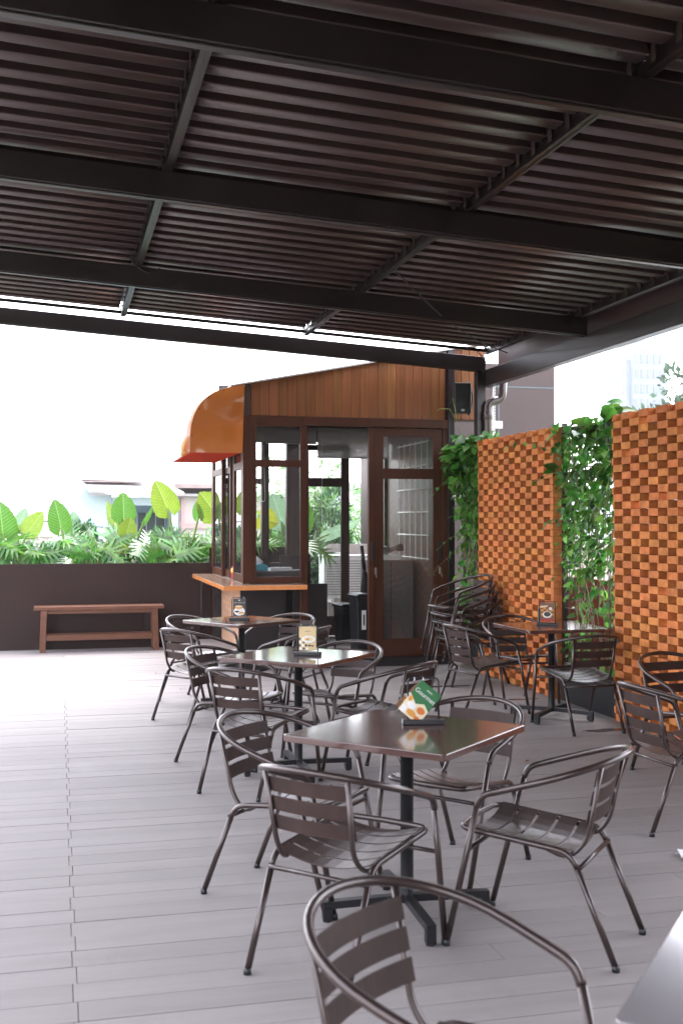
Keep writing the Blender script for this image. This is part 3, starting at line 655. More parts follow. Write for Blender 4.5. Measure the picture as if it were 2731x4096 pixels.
# waste bins and umbrella behind the open door
def binn(x, y, h, rz, label, lab=True):
    r = thing('waste_bin', label, 'bin', (x, y, .088), rz)
    b = MB(); b.add([(-.095, -.15, 0), (.095, -.15, 0), (.095, .15, 0), (-.095, .15, 0), (-.115, -.18, h), (.115, -.18, h), (.115, .18, h), (-.115, .18, h)], [(3, 2, 1, 0), (4, 5, 6, 7), (0, 1, 5, 4), (1, 2, 6, 5), (2, 3, 7, 6), (3, 0, 4, 7)])
    b.build('body', 'black_plastic', r, bevel=.012); r.scale = (.78, .9, 1)
    b = MB(); b.prism([(-.13, h + .001), (.13, h + .001), (.13, h + .03), (.09, h + .05), (-.09, h + .05), (-.13, h + .03)], -.195, .195, 'y'); b.build('lid', 'black_plastic', r, bevel=.008)
    if lab:
        MB().box(-.045, .02, -.1785, -.1735, h * .42, h * .78).build('label_sticker', 'paper', r)
        MB().box(-.022, -.002, -.1795, -.1786, h * .5, h * .7).build('bin_picture', 'black_plastic', r)
binn(3.30, 12.30, .60, .05, 'tall black waste bin with a white sticker standing in the kiosk doorway')
binn(3.37, 13.3, .42, .1, 'small black bin behind the tall waste bin in the kiosk', False)
r = thing('folded_umbrella', 'black folded umbrella leaning handle up behind the waste bin', 'umbrella', (3.47, 12.62, .088))
b = MB(); b.tube([(.04, 0, .02), (0, 0, .6), (-.02, 0, .72), (-.04, 0, .92)], [.012, .09, .06, .012], 9); b.build('canopy', 'black_fabric', r)
b = MB(); b.tube([(-.035, 0, .9), (-.07, 0, 1.18)], .022, 10); b.build('handle', 'black_plastic', r)
r = thing('steel_cabinet', 'grey brown cabinet behind the glass door with a tray on top', 'cabinet', (3.80, 13.0, .088))
MB().box(-.24, .28, -.22, .25, 0, 1.0).build('body', 'grey_cabinet', r, bevel=.006); MB().box(-.004, .004, -.223, -.2205, .03, .97).build('door_seam', 'black_panel', r)
b = MB(); b.prism([(-.13, 0), (.13, 0), (.16, .06), (-.16, .06)], -.09, .09, 'y'); o = b.build('storage_tray', 'white_plastic', loc=(3.80, 12.9, 1.0905)); tag(o, 'white tray holding cloths on top of the cabinet', 'tray')
b = MB(); b.tube([(-.11, 0, .075), (-.02, .02, .09), (.06, 0, .085)], [.03, .05, .02], 8); b.tube([(.02, 0, .1), (.18, 0, .12)], [.03, .045], 8); o = b.build('cleaning_cloth', 'grey_cabinet', loc=(3.80, 12.9, 1.12)); tag(o, 'grey cloth bundle lying in the white tray', 'cloth')
b = MB()
for k in range(6): b.tube([(4.095, 12.3 + .22 * k, 1.1), (4.095, 12.3 + .22 * k, 2.5)], .006, 6)
for k in range(6): b.tube([(4.09, 12.25, 1.12 + .27 * k), (4.09, 13.45, 1.12 + .27 * k)], .009, 6)
o = b.build('wire_rack', 'white_metal'); tag(o, 'white wire grid rack seen through the glass door', 'rack')

# speaker, pipe, box, bead chain beside the corner post
r = thing('wall_speaker', 'black loudspeaker hung on a bracket beside the pergola corner post', 'speaker', (4.165, 11.36, 2.70), R(-8))
MB().box(-.092, .092, -.07, .07, 0, .325).build('cabinet', 'black_plastic', r, bevel=.012); MB().box(-.08, .08, -.074, -.0705, .012, .312).build('grille', 'black_fabric', r, bevel=.003)
b = MB(); b.tube([(.017 * math.cos(t), -.0755, .03 + .010 * math.sin(t)) for t in [k * math.pi / 8 for k in range(17)]], .0014, 5); b.box(-.010, .010, -.0755, -.0745, .028, .032); b.build('logo_badge', 'white_metal', r)
b = MB(); b.tube(rp([(.07, 0, .345), (.10, 0, .30), (.122, 0, .17), (.1, 0, .02), (.07, 0, -.015)], .05), .009, 6); b.build('bracket', 'black_metal', r)
r = thing('drain_pipe', 'glossy brown drain pipe with two elbows beside the corner post', 'pipe', (4.37, 11.12, 0))
MB().tube(rp([(0, 0, 0), (0, 0, 2.80), (.16, 0, 2.83), (.175, 0, 3.06)], .07, 8), .043, 14).build('pipe', 'pipe', r)
b = MB(); b.lathe([(.047, 2.62), (.05, 2.625), (.05, 2.70), (.047, 2.705)], n=16); b.build('collar', 'pipe', r)
MB().tube([(.075, .06, 0), (.075, .06, 2.98)], .016, 10).build('conduit', 'white_metal', r)
MB().box(-.02, .07, .045, .06, 2.57, 2.575).build('strap', 'black_metal', r)
b = MB(); b.box(-.065, .065, -.02, .02, -.04, .04); o = b.build('junction_box', 'white_plastic', bevel=.003, loc=(4.66, 11.6, 2.61)); tag(o, 'small white box above the brick wall beside the drain pipe', 'box')
b = MB()
for du in (0, .025):
    zz = 2.25
    while zz < 3.05: b.rbox((4.60 + du, 11.56, zz), (.009, .009, .009)); zz += .017
o = b.build('bead_chain', 'white_plastic'); tag(o, 'double white bead chain hanging behind the small white box', 'chain')

# ---------------------------------------------------------------- planter wall, bench
PW = thing('planter_wall', 'long dark brown metal planter wall along the far end of the deck', 'planter', (-3, 14.1, 0))
def pw(bm, n_, m, bev=0): o = bm.build(n_, m, PW, bevel=bev); o.location = (3, -14.1, 0); return o
b = MB(); xs = [-9, -7.2, -5.4, -3.6, -1.8, -.05, 1.0, 1.845]
for a, c in zip(xs[:-1], xs[1:]): b.box(a + .001, c - .001, 14.07, 14.10, .0, 1.02)
pw(b, 'front_panel', 'planter_metal', .001)
b = MB(); b.box(-9, 1.845, 14.068, 14.12, 1.021, 1.034); pw(b, 'cap_rail', 'planter_metal')
b = MB(); b.box(-9, 3.0, 15.2, 15.24, -.2, 1.0); b.box(1.846, 3.0, 14.22, 14.25, -.2, 1.22); b.box(2.97, 3.0, 14.26, 15.19, -.2, 1.2); pw(b, 'rear_panel', 'planter_metal')
b = MB(); b.box(-9, 2.96, 14.26, 15.19, -.2, .93); pw(b, 'soil', 'soil')
b = MB(); b.tube([(1.72, 14.0, .09), (1.72, 14.0, .85)], .012, 8); b.box(1.86, 1.955, 13.96, 14.06, .09, .85); pw(b, 'service_pipe', 'black_metal')
r = thing('wooden_bench', 'long plain wooden bench in front of the dark planter wall', 'bench', (.477, 13.85, 0))
b = MB(); b.box(-.76, .755, -.15, -.052, .50, .54); b.box(-.76, .755, -.048, .05, .50, .54); b.box(-.76, .755, .054, .15, .50, .54); b.build('seat', 'bench_wood', r, bevel=.004)
for sx in (-1, 1):
    for sy in (-1, 1):
        b = MB(); x0 = .645 * sx; b.add([(x0 + .016 * sx - .034, sy * .13 - .025, 0), (x0 + .016 * sx + .034, sy * .13 - .025, 0), (x0 + .016 * sx + .034, sy * .13 + .025, 0), (x0 + .016 * sx - .034, sy * .13 + .025, 0), (x0 - .036, sy * .12 - .025, .4995), (x0 + .036, sy * .12 - .025, .4995), (x0 + .036, sy * .12 + .025, .4995), (x0 - .036, sy * .12 + .025, .4995)],
            [(3, 2, 1, 0), (4, 5, 6, 7), (0, 1, 5, 4), (1, 2, 6, 5), (2, 3, 7, 6), (3, 0, 4, 7)]); b.build('leg', 'bench_wood', r, bevel=.003)
for sy in (-.125, .125):
    MB().box(-.62, .62, sy - .016, sy + .016, .14, .205).build('stretcher', 'bench_wood', r, bevel=.003)
MB().box(-.61, .61, -.12, -.09, .455, .499).build('apron', 'bench_wood', r)

# ---------------------------------------------------------------- brick walls
def wob(v, z, k): return .010 * math.sin(2.1 * v + 1.3 * z + k) * math.sin(1.4 * z + .6) + (.05 * max(0, 1 - z / 1.1) * k * .15)
def brick_wall(v0, v1, label, seed, col_near):
    rn = random.Random(seed); U0 = 4.165; C = .1325; H = .0565; n = int(2.40 / H)
    r = thing('brick_wall', label, 'brick wall', (U0 + .1, (v0 + v1) / 2, 0)); b = MB(); bk_ = MB()
    nc = int((v1 - v0) / C)
    for j in range(n):
        z = .004 + j * H
        for i in range(nc):
            v_ = v0 + i * C; out = (i + j) % 2 == 0
            du = wob(v_, z, seed) + rn.uniform(-.003, .003)
            hz = H - .0012 - rn.uniform(0, .0015); a = rn.uniform(-.018, .018)
            if not out and i == nc - 1: b.rbox((U0 + .0625 + du, v_ + C + .014, z + hz / 2), (.125, .026, hz), 0)
            if out: b.rbox((U0 + .0625 + du, v_ + C / 2, z + hz / 2), (.125, C + .012 - rn.uniform(0, .005), hz), a)
            else:
                if j == n - 1: b.rbox((U0 + .092 + du, v_ + C / 2, z + hz / 2), (.065, C - .01, hz), a)
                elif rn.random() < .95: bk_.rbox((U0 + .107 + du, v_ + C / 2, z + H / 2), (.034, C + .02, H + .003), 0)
        if col_near:
            du = wob(v0, z, seed); b.rbox((U0 + .0625 + du + rn.uniform(-.003, .003), v0 - .032, z + (H - .002) / 2), (.128, .062, H - .003), rn.uniform(-.02, .02))
    o = b.build('brickwork', 'brick', r, bevel=.002); o.location = (-U0 - .1, -(v0 + v1) / 2, 0)
    o = bk_.build('recessed_brickwork', 'brick_recess_shade', r); o.location = (-U0 - .1, -(v0 + v1) / 2, 0)
    return r
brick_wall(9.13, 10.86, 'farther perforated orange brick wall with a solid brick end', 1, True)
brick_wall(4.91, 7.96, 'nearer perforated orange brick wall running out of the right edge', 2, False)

# ---------------------------------------------------------------- trellises and vines
def leaf_pts(L_, W_, fold=.25, droop=.2):
    """small heart leaf along +y, returns verts/faces"""
    o = [(0, 0), (.30, -.10), (.5, .12), (.46, .42), (.25, .75), (0, 1)]
    vs = [(0, .0, 0), (0, .5 * L_, -.06 * L_), (0, L_, -droop * L_)]
    for s in (1, -1):
        for x, y in o[1:5]: vs.append((s * x * W_ * 1.0, y * L_, abs(x) * W_ * fold - droop * L_ * y * y))
    fs = []
    for q in (3, 7):
        f_ = [(0, q, q + 1, 1), (1, q + 1, q + 2), (1, q + 2, q + 3, 2)]
        fs += f_ if q == 3 else [tuple(reversed(x)) for x in f_]
    return vs, fs
def put_leaf(b, p, d, up, L_, W_, rn, fold=.25, droop=.2):
    d = Vector(d).normalized(); up = Vector(up); x = d.cross(up)
    if x.length < 1e-3: x = d.cross(Vector((1, 0, 0)))
    x.normalize(); z = x.cross(d).normalized(); vs, fs = leaf_pts(L_, W_, fold, droop); p = Vector(p)
    b.add([p + x * q[0] + d * q[1] + z * q[2] for q in vs], fs, True)
def trellis(v0, v1, label, rows):
    r = thing('wire_trellis', label, 'trellis', (4.25, (v0 + v1) / 2, 0)); O = Vector((-4.25, -(v0 + v1) / 2, 0))
    for vv in (v0 + .02, v1 - .02):
        o = MB().box(4.24, 4.28, vv - .02, vv + .02, 0, 2.40).build('post', 'pergola_paint', r); o.location = O
    for zz in rows:
        o = MB().box(4.235, 4.275, v0 + .041, v1 - .041, zz - .025, zz + .025).build('rail', 'rod', r); o.location = O
    b = MB(); vv = v0 + .1
    while vv < v1 - .05: b.tube([(4.255, vv, .28), (4.255, vv, 2.38)], .0045, 5); vv += .105
    zz = .4
    while zz < 2.35: b.tube([(4.248, v0 + .03, zz), (4.248, v1 - .03, zz)], .0045, 5); zz += .2
    o = b.build('rod_grid', 'rod', r); o.location = O
trellis(7.99, 9.05, 'rusty rod trellis between the two brick walls', (.30, 2.33, 1.95)); trellis(10.92, 11.52, 'rod trellis between the glass door and the farther brick wall', (.30, 1.25, 2.30))
def vine(v0, v1, n, label, seed, bush, ubias, top=2.45, dens=lambda z: 1, size=1):
    rn = random.Random(seed); vm = (v0 + v1) / 2; r = thing('climbing_vine', label, 'vine', (4.25, vm, .3)); O = Vector((-4.25, -vm, -.3))
    st = MB(); lf = MB()
    for k in range(14):
        p = Vector((4.25 + rn.uniform(-.03, .03), rn.uniform(v0 + .05, v1 - .05), .3)); pts = [p.copy()]
        while p.z < top - rn.uniform(0, .3):
            p = p + Vector((rn.uniform(-.03, .03), rn.uniform(-.05, .05), .1)); p.x = min(max(p.x, 4.19), 4.31); p.y = min(max(p.y, v0), v1); pts.append(p.copy())
        st.tube(pts, .0045, 5)
    k = 0
    while k < n:
        z = rn.uniform(.35, top)
        if rn.random() > dens(z): continue
        y = rn.uniform(v0 - .02, v1 + .02); x = 4.24 + rn.gauss(ubias, .05)
        L_ = rn.uniform(.05, .095) * size
        put_leaf(lf, (x, y, z), (rn.uniform(-1, .3), rn.uniform(-.8, .8), rn.uniform(-1.1, .1)), (rn.uniform(-1, -.2), rn.uniform(-.5, .3), rn.uniform(.2, 1)), L_, L_ * rn.uniform(.75, 1), rn); k += 1
    for (cx, cy, cz, sx, sy, sz, m_, Ls) in bush:
        for _ in range(m_):
            cg = lambda q: max(-1.7 * q, min(1.7 * q, rn.gauss(0, q))); p = (cx + cg(sx), cy + cg(sy), cz + cg(sz)); L_ = rn.uniform(.7, 1.25) * Ls
            put_leaf(lf, p, (rn.uniform(-1, .5), rn.uniform(-1, .5), rn.uniform(-.9, .4)), (rn.uniform(-.8, .1), rn.uniform(-.6, .3), rn.uniform(.4, 1)), L_, L_ * .8, rn)
    # loose tendrils
    for _ in range(7):
        p = Vector((4.2, rn.uniform(v0, v1), rn.uniform(1.2, top))); d = Vector((rn.uniform(-.08, .02), rn.uniform(-.05, .05), rn.uniform(-.02, .08))); pts = [p.copy()]
        for i in range(6): p = p + d; d.z -= .018; d = d + Vector((rn.uniform(-.02, .02), rn.uniform(-.02, .02), 0)); pts.append(p.copy()); put_leaf(lf, p, (rn.uniform(-1, 1), rn.uniform(-1, 1), -.4), (0, 0, 1), .045, .04, rn)
        st.tube(pts, .0022, 4)
    o = st.build('stem', 'vine_stem', r); o.location = O; o = lf.build('foliage', 'vine_leaf', r); o.location = O
    return r, O
vine(8.03, 9.0, 1150, 'climbing vine with broad leaves on the trellis between the brick walls', 11,
     [(4.24, 8.15, 2.42, .03, .12, .04, 18, .13), (4.22, 8.5, 2.28, .04, .2, .07, 26, .11), (4.16, 8.98, 2.15, .03, .06, .14, 10, .11), (4.25, 8.25, 2.1, .04, .2, .12, 30, .10), (4.25, 8.5, 2.05, .03, .28, .2, 150, .085), (4.25, 8.5, 1.5, .03, .28, .25, 120, .08)], -.0, 2.36, lambda z: .8 if z > 1.1 else .22, .82)
vr, vO = vine(10.9, 11.5, 900, 'dense glossy vine beside the kiosk post, spilling over in long leaves', 12,
     [(4.13, 11.15, 2.30, .08, .14, .06, 100, .12), (4.04, 11.2, 2.14, .05, .11, .09, 60, .11), (4.10, 11.2, 1.85, .05, .11, .16, 50, .09), (4.24, 11.0, 2.40, .08, .12, .05, 36, .11)], -.0, 2.4, lambda z: 1 if z > 1.3 else .55)
b = MB(); rn = random.Random(5)
b.tube([(4.1, 11.2, 2.45), (4.03, 11.15, 2.6), (4.0, 11.1, 2.72), (3.97, 11.1, 2.83)], .003, 5); b.tube([(4.03, 11.15, 2.6), (3.95, 11.12, 2.72), (3.83, 11.1, 2.72), (3.80, 11.1, 2.69)], .003, 5)
o = b.build('tendril', 'stem_green', vr); o.location = vO
# planter troughs at the foot of the trellises and low wall behind
for v0, v1, l in ((7.99, 9.04, 'black planter trough under the trellis between the brick walls'), (10.95, 11.5, 'black planter trough at the foot of the vine beside the door')):
    b = MB(); b.add([(4.22, v0 + .03, 0), (4.50, v0 + .03, 0), (4.50, v1 - .03, 0), (4.22, v1 - .03, 0), (4.19, v0, .26), (4.53, v0, .26), (4.53, v1, .26), (4.19, v1, .26)], [(3, 2, 1, 0), (0, 1, 5, 4), (1, 2, 6, 5), (2, 3, 7, 6), (3, 0, 4, 7), (4, 5, 6, 7)]); r = b.build('planter_trough', 'black_plastic'); tag(r, l, 'planter')
    MB().box(4.21, 4.51, v0 + .02, v1 - .02, .2605, .27).build('soil', 'soil', r)
b = MB(); b.box(4.9, 5.0, 3.5, 12.3, -.3, 1.0); o = b.build('parapet_wall', 'red_plaster'); tag(o, 'low rust brown parapet seen through the trellises', 'wall')
r = thing('brown_building', 'dark brown cladded building block with thin pale seams behind the far brick wall', 'building', (5.5, 13.5, 0))
b = MB(); b.box(4.70, 6.226, 13.5, 17.5, -8, 3.57); o = b.build('wall', 'cladding', r); o.location = (-5.5, -13.5, 0)
b = MB(); b.box(5.445, 5.46, 13.495, 13.4995, 0, 3.57); b.box(4.70, 6.226, 13.494, 13.4948, 3.27, 3.283); o = b.build('seam', 'seam_blue', r); o.location = (-5.5, -13.5, 0)

# ---------------------------------------------------------------- elephant ears
def ear(tip, base, soil, V, m, wd=.5, yaw=0, label='', bend=.12, lean=0):
    r = thing('elephant_ear_plant', label, 'plant', (soil[0], V + .05, .93), group='elephant ear plants in the planter'); O = Vector((soil[0], V + .05, .93))
    T = Vector((tip[0], V + lean, tip[1])); B = Vector((base[0], V, base[1])); L_ = (T - B).length; ax = (T - B).normalized()
    side = ax.cross(Vector((0, -1, 0))).normalized(); side = (Matrix.Rotation(yaw, 3, ax) @ side).normalized(); nor = side.cross(ax).normalized()
    W_ = L_ * wd * 1.1; rows = 16; cols = 6; b = MB(); rn = random.Random(int(abs(tip[0]) * 1000)); ph = rn.uniform(0, 6)
    def half(t):   # t from -0.32 (lobes) to 1 (tip)
        if t < 0: return max(0, .665 * math.sqrt(max(0, 1 - (t / .33) ** 2)))
        return (1 - t) ** .80 * (1 + 1.0 * t) * .66 if t < 1 else 0
    for sgn in (1, -1):
        idx = {}
        for i in range(rows + 1):
            t = -.325 + 1.325 * i / rows
            for j in range(cols + 1):
                s = j / cols; hw = half(t)
                inner = max(0, -t) * .55 if t < 0 else 0
                x = inner + (max(hw, inner + .001) - inner) * s
                rip = .018 * math.sin((t * 9 - s * 3) * 3.1 + ph) * s
                edge = 1 + .03 * math.sin(t * 40 + ph) * s
                p = B + ax * (t * L_ + rip * .3) + side * (sgn * x * W_ * edge) + nor * (abs(x) * W_ * .28 - .9 * x * x * W_ * .35 + rip * L_ * .8 - bend * L_ * max(0, t) ** 2)
                idx[i, j] = len(b.v); b.v.append(tuple(p - O)); b.uv[idx[i, j]] = (sgn * x, t)
        for i in range(rows):
            for j in range(cols):
                f_ = (idx[i, j], idx[i + 1, j], idx[i + 1, j + 1], idx[i, j + 1]); b.f.append(f_ if sgn > 0 else f_[::-1]); b.sm.append(True)
    b.build('leaf', m, r)
    S = Vector((soil[0], V + .05, .93)); mid = S.lerp(B, .5) + Vector(((B.x - S.x) * -.15, 0, .06)); pts = [S * (1 - t) ** 2 + mid * 2 * t * (1 - t) + B * t * t for t in [k / 10 for k in range(11)]]
    MB().tube([p - O for p in pts], [.024 - .0012 * i for i in range(11)], 8).build('stem', 'stem_green', r)
    return r
ear((-.71, 1.80), (-.67, 1.42), (-.61, .95), 14.45, 'ear_green', .66, .1, 'bright green elephant ear leaf at the left edge of the planter')
ear((-.40, 1.72), (-.50, 1.50), (-.57, .95), 15.0, 'ear_pale', .6, .5, 'pale elephant ear leaf half hidden near the left edge')
ear((-.20, 1.68), (-.36, 1.43), (-.53, .95), 14.5, 'ear_lime', .62, -.3, 'yellow green elephant ear leaf leaning right, second from the left edge')
ear((-.05, 1.83), (.02, 1.49), (.12, .95), 14.5, 'ear_green', .58, .15, 'tall narrow elephant ear leaf left of the pale blue house')
ear((.19, 1.68), (.17, 1.40), (.14, .95), 15.0, 'ear_pale', .6, .2, 'pale washed out elephant ear leaf in front of the blue house corner')
ear((.79, 1.92), (.80, 1.62), (.87, .95), 14.6, 'ear_green', .72, 0, 'broad upright elephant ear leaf in the middle of the blue house front')
ear((.62, 1.82), (.68, 1.52), (.68, .95), 14.9, 'ear_lime', .5, .9, 'narrow elephant ear leaf seen nearly edge on, left of the broad one')
ear((.88, 1.60), (.82, 1.40), (.85, .95), 14.35, 'ear_lime', .8, .1, 'small rounded yellow green elephant ear leaf in front of the broad one')
ear((.62, 1.26), (.78, 1.19), (.81, .95), 14.3, 'ear_yellow', .7, .3, 'low yellow elephant ear leaf just above the planter rim')
ear((1.2, 1.74), (1.08, 1.55), (.89, .95), 14.8, 'ear_green', .4, 1.0, 'thin curled elephant ear leaf right of the blue house window')
ear((1.20, 2.08), (1.35, 1.72), (1.49, 1.0), 14.6, 'ear_lime', .62, .1, 'tallest elephant ear leaf, between the blue and the pink house')
ear((1.70, 1.80), (1.74, 1.61), (1.62, .95), 14.5, 'ear_green', .55, -.6, 'small green elephant ear leaf left of the kiosk')
ear((1.76, 1.93), (1.95, 1.66), (2.02, .95), 14.5, 'ear_lime', .85, .1, 'big yellow green elephant ear leaf behind the side windows of the kiosk')
ear((2.80, 1.52), (2.58, 1.60), (2.86, .95), 14.6, 'ear_yellow', .9, .1, 'yellow elephant ear leaf behind the kiosk front window')
ear((2.76, 1.93), (2.88, 1.55), (2.93, .95), 14.8, 'ear_pale', .62, .2, 'pale elephant ear leaf behind the thick rear post of the kiosk')
ear((3.25, 1.78), (3.10, 1.50), (2.9, .95), 14.7, 'ear_green', .8, .2, 'green elephant ear leaf behind the rear glass door')
ear((4.02, 1.54), (3.56, 1.38), (2.93, 1.0), 14.9, 'ear_pale', .42, .9, 'long drooping leaf with a yellow edge behind the open doorway')

# ---------------------------------------------------------------- cut-leaf philodendrons
def philo(x, y, z, n, spread, h, seed, label):
    rn = random.Random(seed); r = thing('philodendron_plant', label, 'plant', (x, y, z), group='cut leaf plants in the planter'); lf = MB(); st = MB()
    for k in range(n):
        a = 6.28 * (k + rn.uniform(-.3, .3)) / n; rr = spread * rn.uniform(.35, 1); hh = h * rn.uniform(.35, 1)
        P = Vector((rr * math.cos(a), rr * math.sin(a) * .55, hh)); pts = [Vector((0, 0, 0)).lerp(P, t) + Vector((0, 0, hh * .25 * math.sin(math.pi * t))) for t in [i / 6 for i in range(7)]]
        st.tube(pts, .007, 5)
        d = Vector((math.cos(a), math.sin(a) * .5 - .15, rn.uniform(-.7, .55))).normalized(); up = Vector((0, -.9, .6)) + Vector((rn.uniform(-.35, .35), rn.uniform(-.3, .3), rn.uniform(-.2, .2)))
        sx = d.cross(up).normalized(); nz = sx.cross(d).normalized(); Lf = rn.uniform(.25, .36)
        m_ = 6
        def sp(t, s_, w_): return P + d * Lf * t + sx * s_ * w_ * Lf - nz * Lf * (.10 * t * t + .25 * w_ * w_)
        for s_ in (1, -1):
            # solid web along the midrib, then finger lobes with notches between them
            web = [sp(0, s_, .0)] ; o = len(lf.v)
            for i in range(m_ + 1):
                t = -.05 + 1.0 * i / m_; lf.v.append(tuple(sp(max(t, 0), s_, 0))); lf.v.append(tuple(sp(t, s_, .15 * (1.1 - .7 * t))))
            for i in range(m_):
                q = (o + 2 * i, o + 2 * i + 1, o + 2 * i + 3, o + 2 * i + 2); lf.f.append(q if s_ > 0 else q[::-1]); lf.sm.append(True)
            for i in range(m_):
                t0 = -.05 + (i + .08) / m_; t1 = -.05 + (i + .86) / m_; w0 = .15 * (1.1 - .7 * t0); L2 = (.60 - .38 * i / m_) * rn.uniform(.88, 1.1); sweep = .10 + .30 * i / m_
                if i == 0: sweep = -.22
                A = sp(t0, s_, w0 * .98); B = sp(t1, s_, .15 * (1.1 - .7 * t1) * .98); tm = (t0 + t1) / 2
                C_ = sp(tm + sweep * .55 + .045, s_, w0 + L2 * .55); D_ = sp(tm + sweep * .55 - .04, s_, w0 + L2 * .55); E_ = sp(tm + sweep, s_, w0 + L2)
                fs = [(0, 1, 2, 3), (3, 2, 4)]; lf.add([A, B, C_, D_, E_], fs if s_ < 0 else [q[::-1] for q in fs], True)
        lf.add([sp(.93, 1, .04), sp(.93, -1, .04), sp(1.1, -1, .05), sp(1.1, 1, .05), sp(1.32, 1, 0)], [(0, 1, 2, 3), (3, 2, 4)], True)
    st.build('stem', 'stem_green', r); lf.build('foliage', 'philo_leaf', r)
rn = random.Random(21)
px = [-1.25, -.85, -.5, -.15, .15, .48, .78, 1.05, 1.35, 1.62, 1.9, 2.25, 2.62, 3.0]
nm = ['left edge of the planter', 'lower left of the planter, below the bright ear leaf', 'planter under the yellow green ear leaf', 'planter left of the narrow tall ear leaf', 'planter below the corner of the blue house', 'planter left of the broad ear leaf', 'planter below the broad ear leaf',
      'planter right of the broad ear leaf, silvery in the light', 'planter below the tallest ear leaf', 'planter between the tallest ear leaf and the kiosk', 'planter against the kiosk side windows', 'planter behind the kiosk front window', 'planter behind the rear posts of the kiosk', 'planter behind the rear glass door']
for i, x in enumerate(px):
    philo(x, 14.40 + rn.uniform(-.1, .25), .93, 8 if i < 12 else 5, .28, rn.uniform(.34, .50), 100 + i, 'cut leaf philodendron in the ' + nm[i])

# ---------------------------------------------------------------- conifers, bamboo, background greenery
def fol(name, label, cat, x, y, z0, blobs, n, size, m, seed, trunk=None, group=None, up=.2, thin=.35):
    rn = random.Random(seed); r = thing(name, label, cat, (x, y, z0), group=group); b = MB()
    tot = sum(q[3] * q[4] * q[5] for q in blobs)
    for (cx, cy, cz, sx, sy, sz) in blobs:
        k = int(n * sx * sy * sz / tot)
        for _ in range(k):
            d = Vector((rn.gauss(0, 1), rn.gauss(0, 1), rn.gauss(0, 1))).normalized(); rad = rn.uniform(.45, 1) ** .6 * (1 + .12 * math.sin(d.x * 7 + cx * 9) * math.cos(d.z * 6))
            p = Vector((cx + d.x * sx * rad, cy + d.y * sy * rad, cz + d.z * sz * rad))
            dd = (d + Vector((rn.uniform(-.6, .6), rn.uniform(-.6, .6), rn.uniform(-.5, .5) + up))).normalized(); s = dd.cross(Vector((rn.uniform(-1, 1), rn.uniform(-1, 1), rn.uniform(-1, 1)))).normalized()
            L_ = size * rn.uniform(.6, 1.4); W_ = L_ * thin
            b.add([p, p + dd * L_ * .5 + s * W_ * .5, p + dd * L_, p + dd * L_ * .5 - s * W_ * .5], [(0, 1, 2, 3)])
    b.build('crown' if 'tree' in name or 'bamboo' in name else 'foliage', m, r)
    t = MB(); tk = trunk or [(0, 0, 0), (.01, 0, blobs[0][2])]
    t.tube(tk, [max(.012, (.05 if trunk is None else trunk_r) * (1 - .6 * i / max(1, len(tk) - 1))) for i in range(len(tk))], 7); 
    for (cx, cy, cz, sx, sy, sz) in blobs[:6]:
        bs = Vector(tk[-1]) * .8; t.tube([bs, Vector((cx, cy, cz))], [.02 if trunk is None else trunk_r * .35, .006 if trunk is None else trunk_r * .1], 5)
    t.build('trunk', 'bark', r); return r
trunk_r = .05
gcon = 'conifer shrubs behind the planter'
for i, (x, y, h, w_, l) in enumerate([(-1.0, 15.0, .45, .3, 'dark conifer shrub low at the left edge of the planter'), (.30, 15.05, .62, .20, 'rounded conifer shrub in front of the blue house corner'), (.42, 14.95, .35, .28, 'low conifer shrub under the rounded one'),
        (1.02, 15.0, .36, .25, 'grey green conifer shrub right of the broad ear leaf'), (1.35, 14.98, .52, .22, 'feathery conifer shrub under the tallest ear leaf'), (1.62, 15.02, .34, .25, 'low conifer shrub beside the kiosk'), (2.2, 15.0, .5, .25, 'conifer shrub behind the kiosk side windows')]):
    fol('conifer_shrub', l, 'shrub', x, y, .93, [(0, 0, h * .45, w_, w_ * .7, h * .45), (-w_ * .4, 0, h * .75, w_ * .5, w_ * .4, h * .3), (w_ * .35, .05, h * .65, w_ * .55, w_ * .4, h * .35)], 2600, .045, 'conifer', 40 + i, group=gcon, up=.5)
for i, (x, y, h, w_, l) in enumerate([(3.55, 16.4, 1.75, .28, 'slim columnar cypress behind the rear glass door'), (3.35, 17.4, 1.9, .42, 'tall soft green cypress behind the kiosk window'), (4.25, 17.6, 2.1, .5, 'bushy cypress behind the air conditioners')]):
    fol('cypress_tree', l, 'tree', x, y, .05, [(0, 0, h * (.15 + .17 * k), w_ * (1 - .13 * k), w_ * (1 - .13 * k), h * .14) for k in range(5)], 3800, .10, 'conifer', 60 + i, group='cypress trees behind the kiosk', up=.7)
for i, (x, y, h, l) in enumerate([(3.5, 19.0, 2.6, 'feathery bamboo left, behind the kiosk front window'), (4.3, 19.2, 2.5, 'feathery bamboo behind the rear glass door'), (5.4, 19.3, 2.5, 'thin bamboo in front of the pale wall behind the doorway'), (4.7, 20.4, 2.7, 'farthest bamboo clump behind the kiosk')]):
    fol('bamboo_clump', l, 'bamboo', x, y, .05, [(random.uniform(-.5, .5), 0, h * (.2 + .13 * k), .55 - .04 * k, .4, .32) for k in range(6)], 1500, .16, 'bamboo_leaf', 70 + i, group='bamboo behind the kiosk', up=-.2, thin=.16)
b = MB(); b.box(5.1, 14, 21.9, 22.1, -8, 2.34); o = b.build('boundary_wall', 'white_wall'); tag(o, 'pale grey boundary wall behind the bamboo', 'wall')
b = MB(); b.box(4.0, 9, 17.0, 17.1, .05, 1.2); o = b.build('terrace_parapet', 'pink_paint'); tag(o, 'low pinkish parapet behind the air conditioners', 'wall')
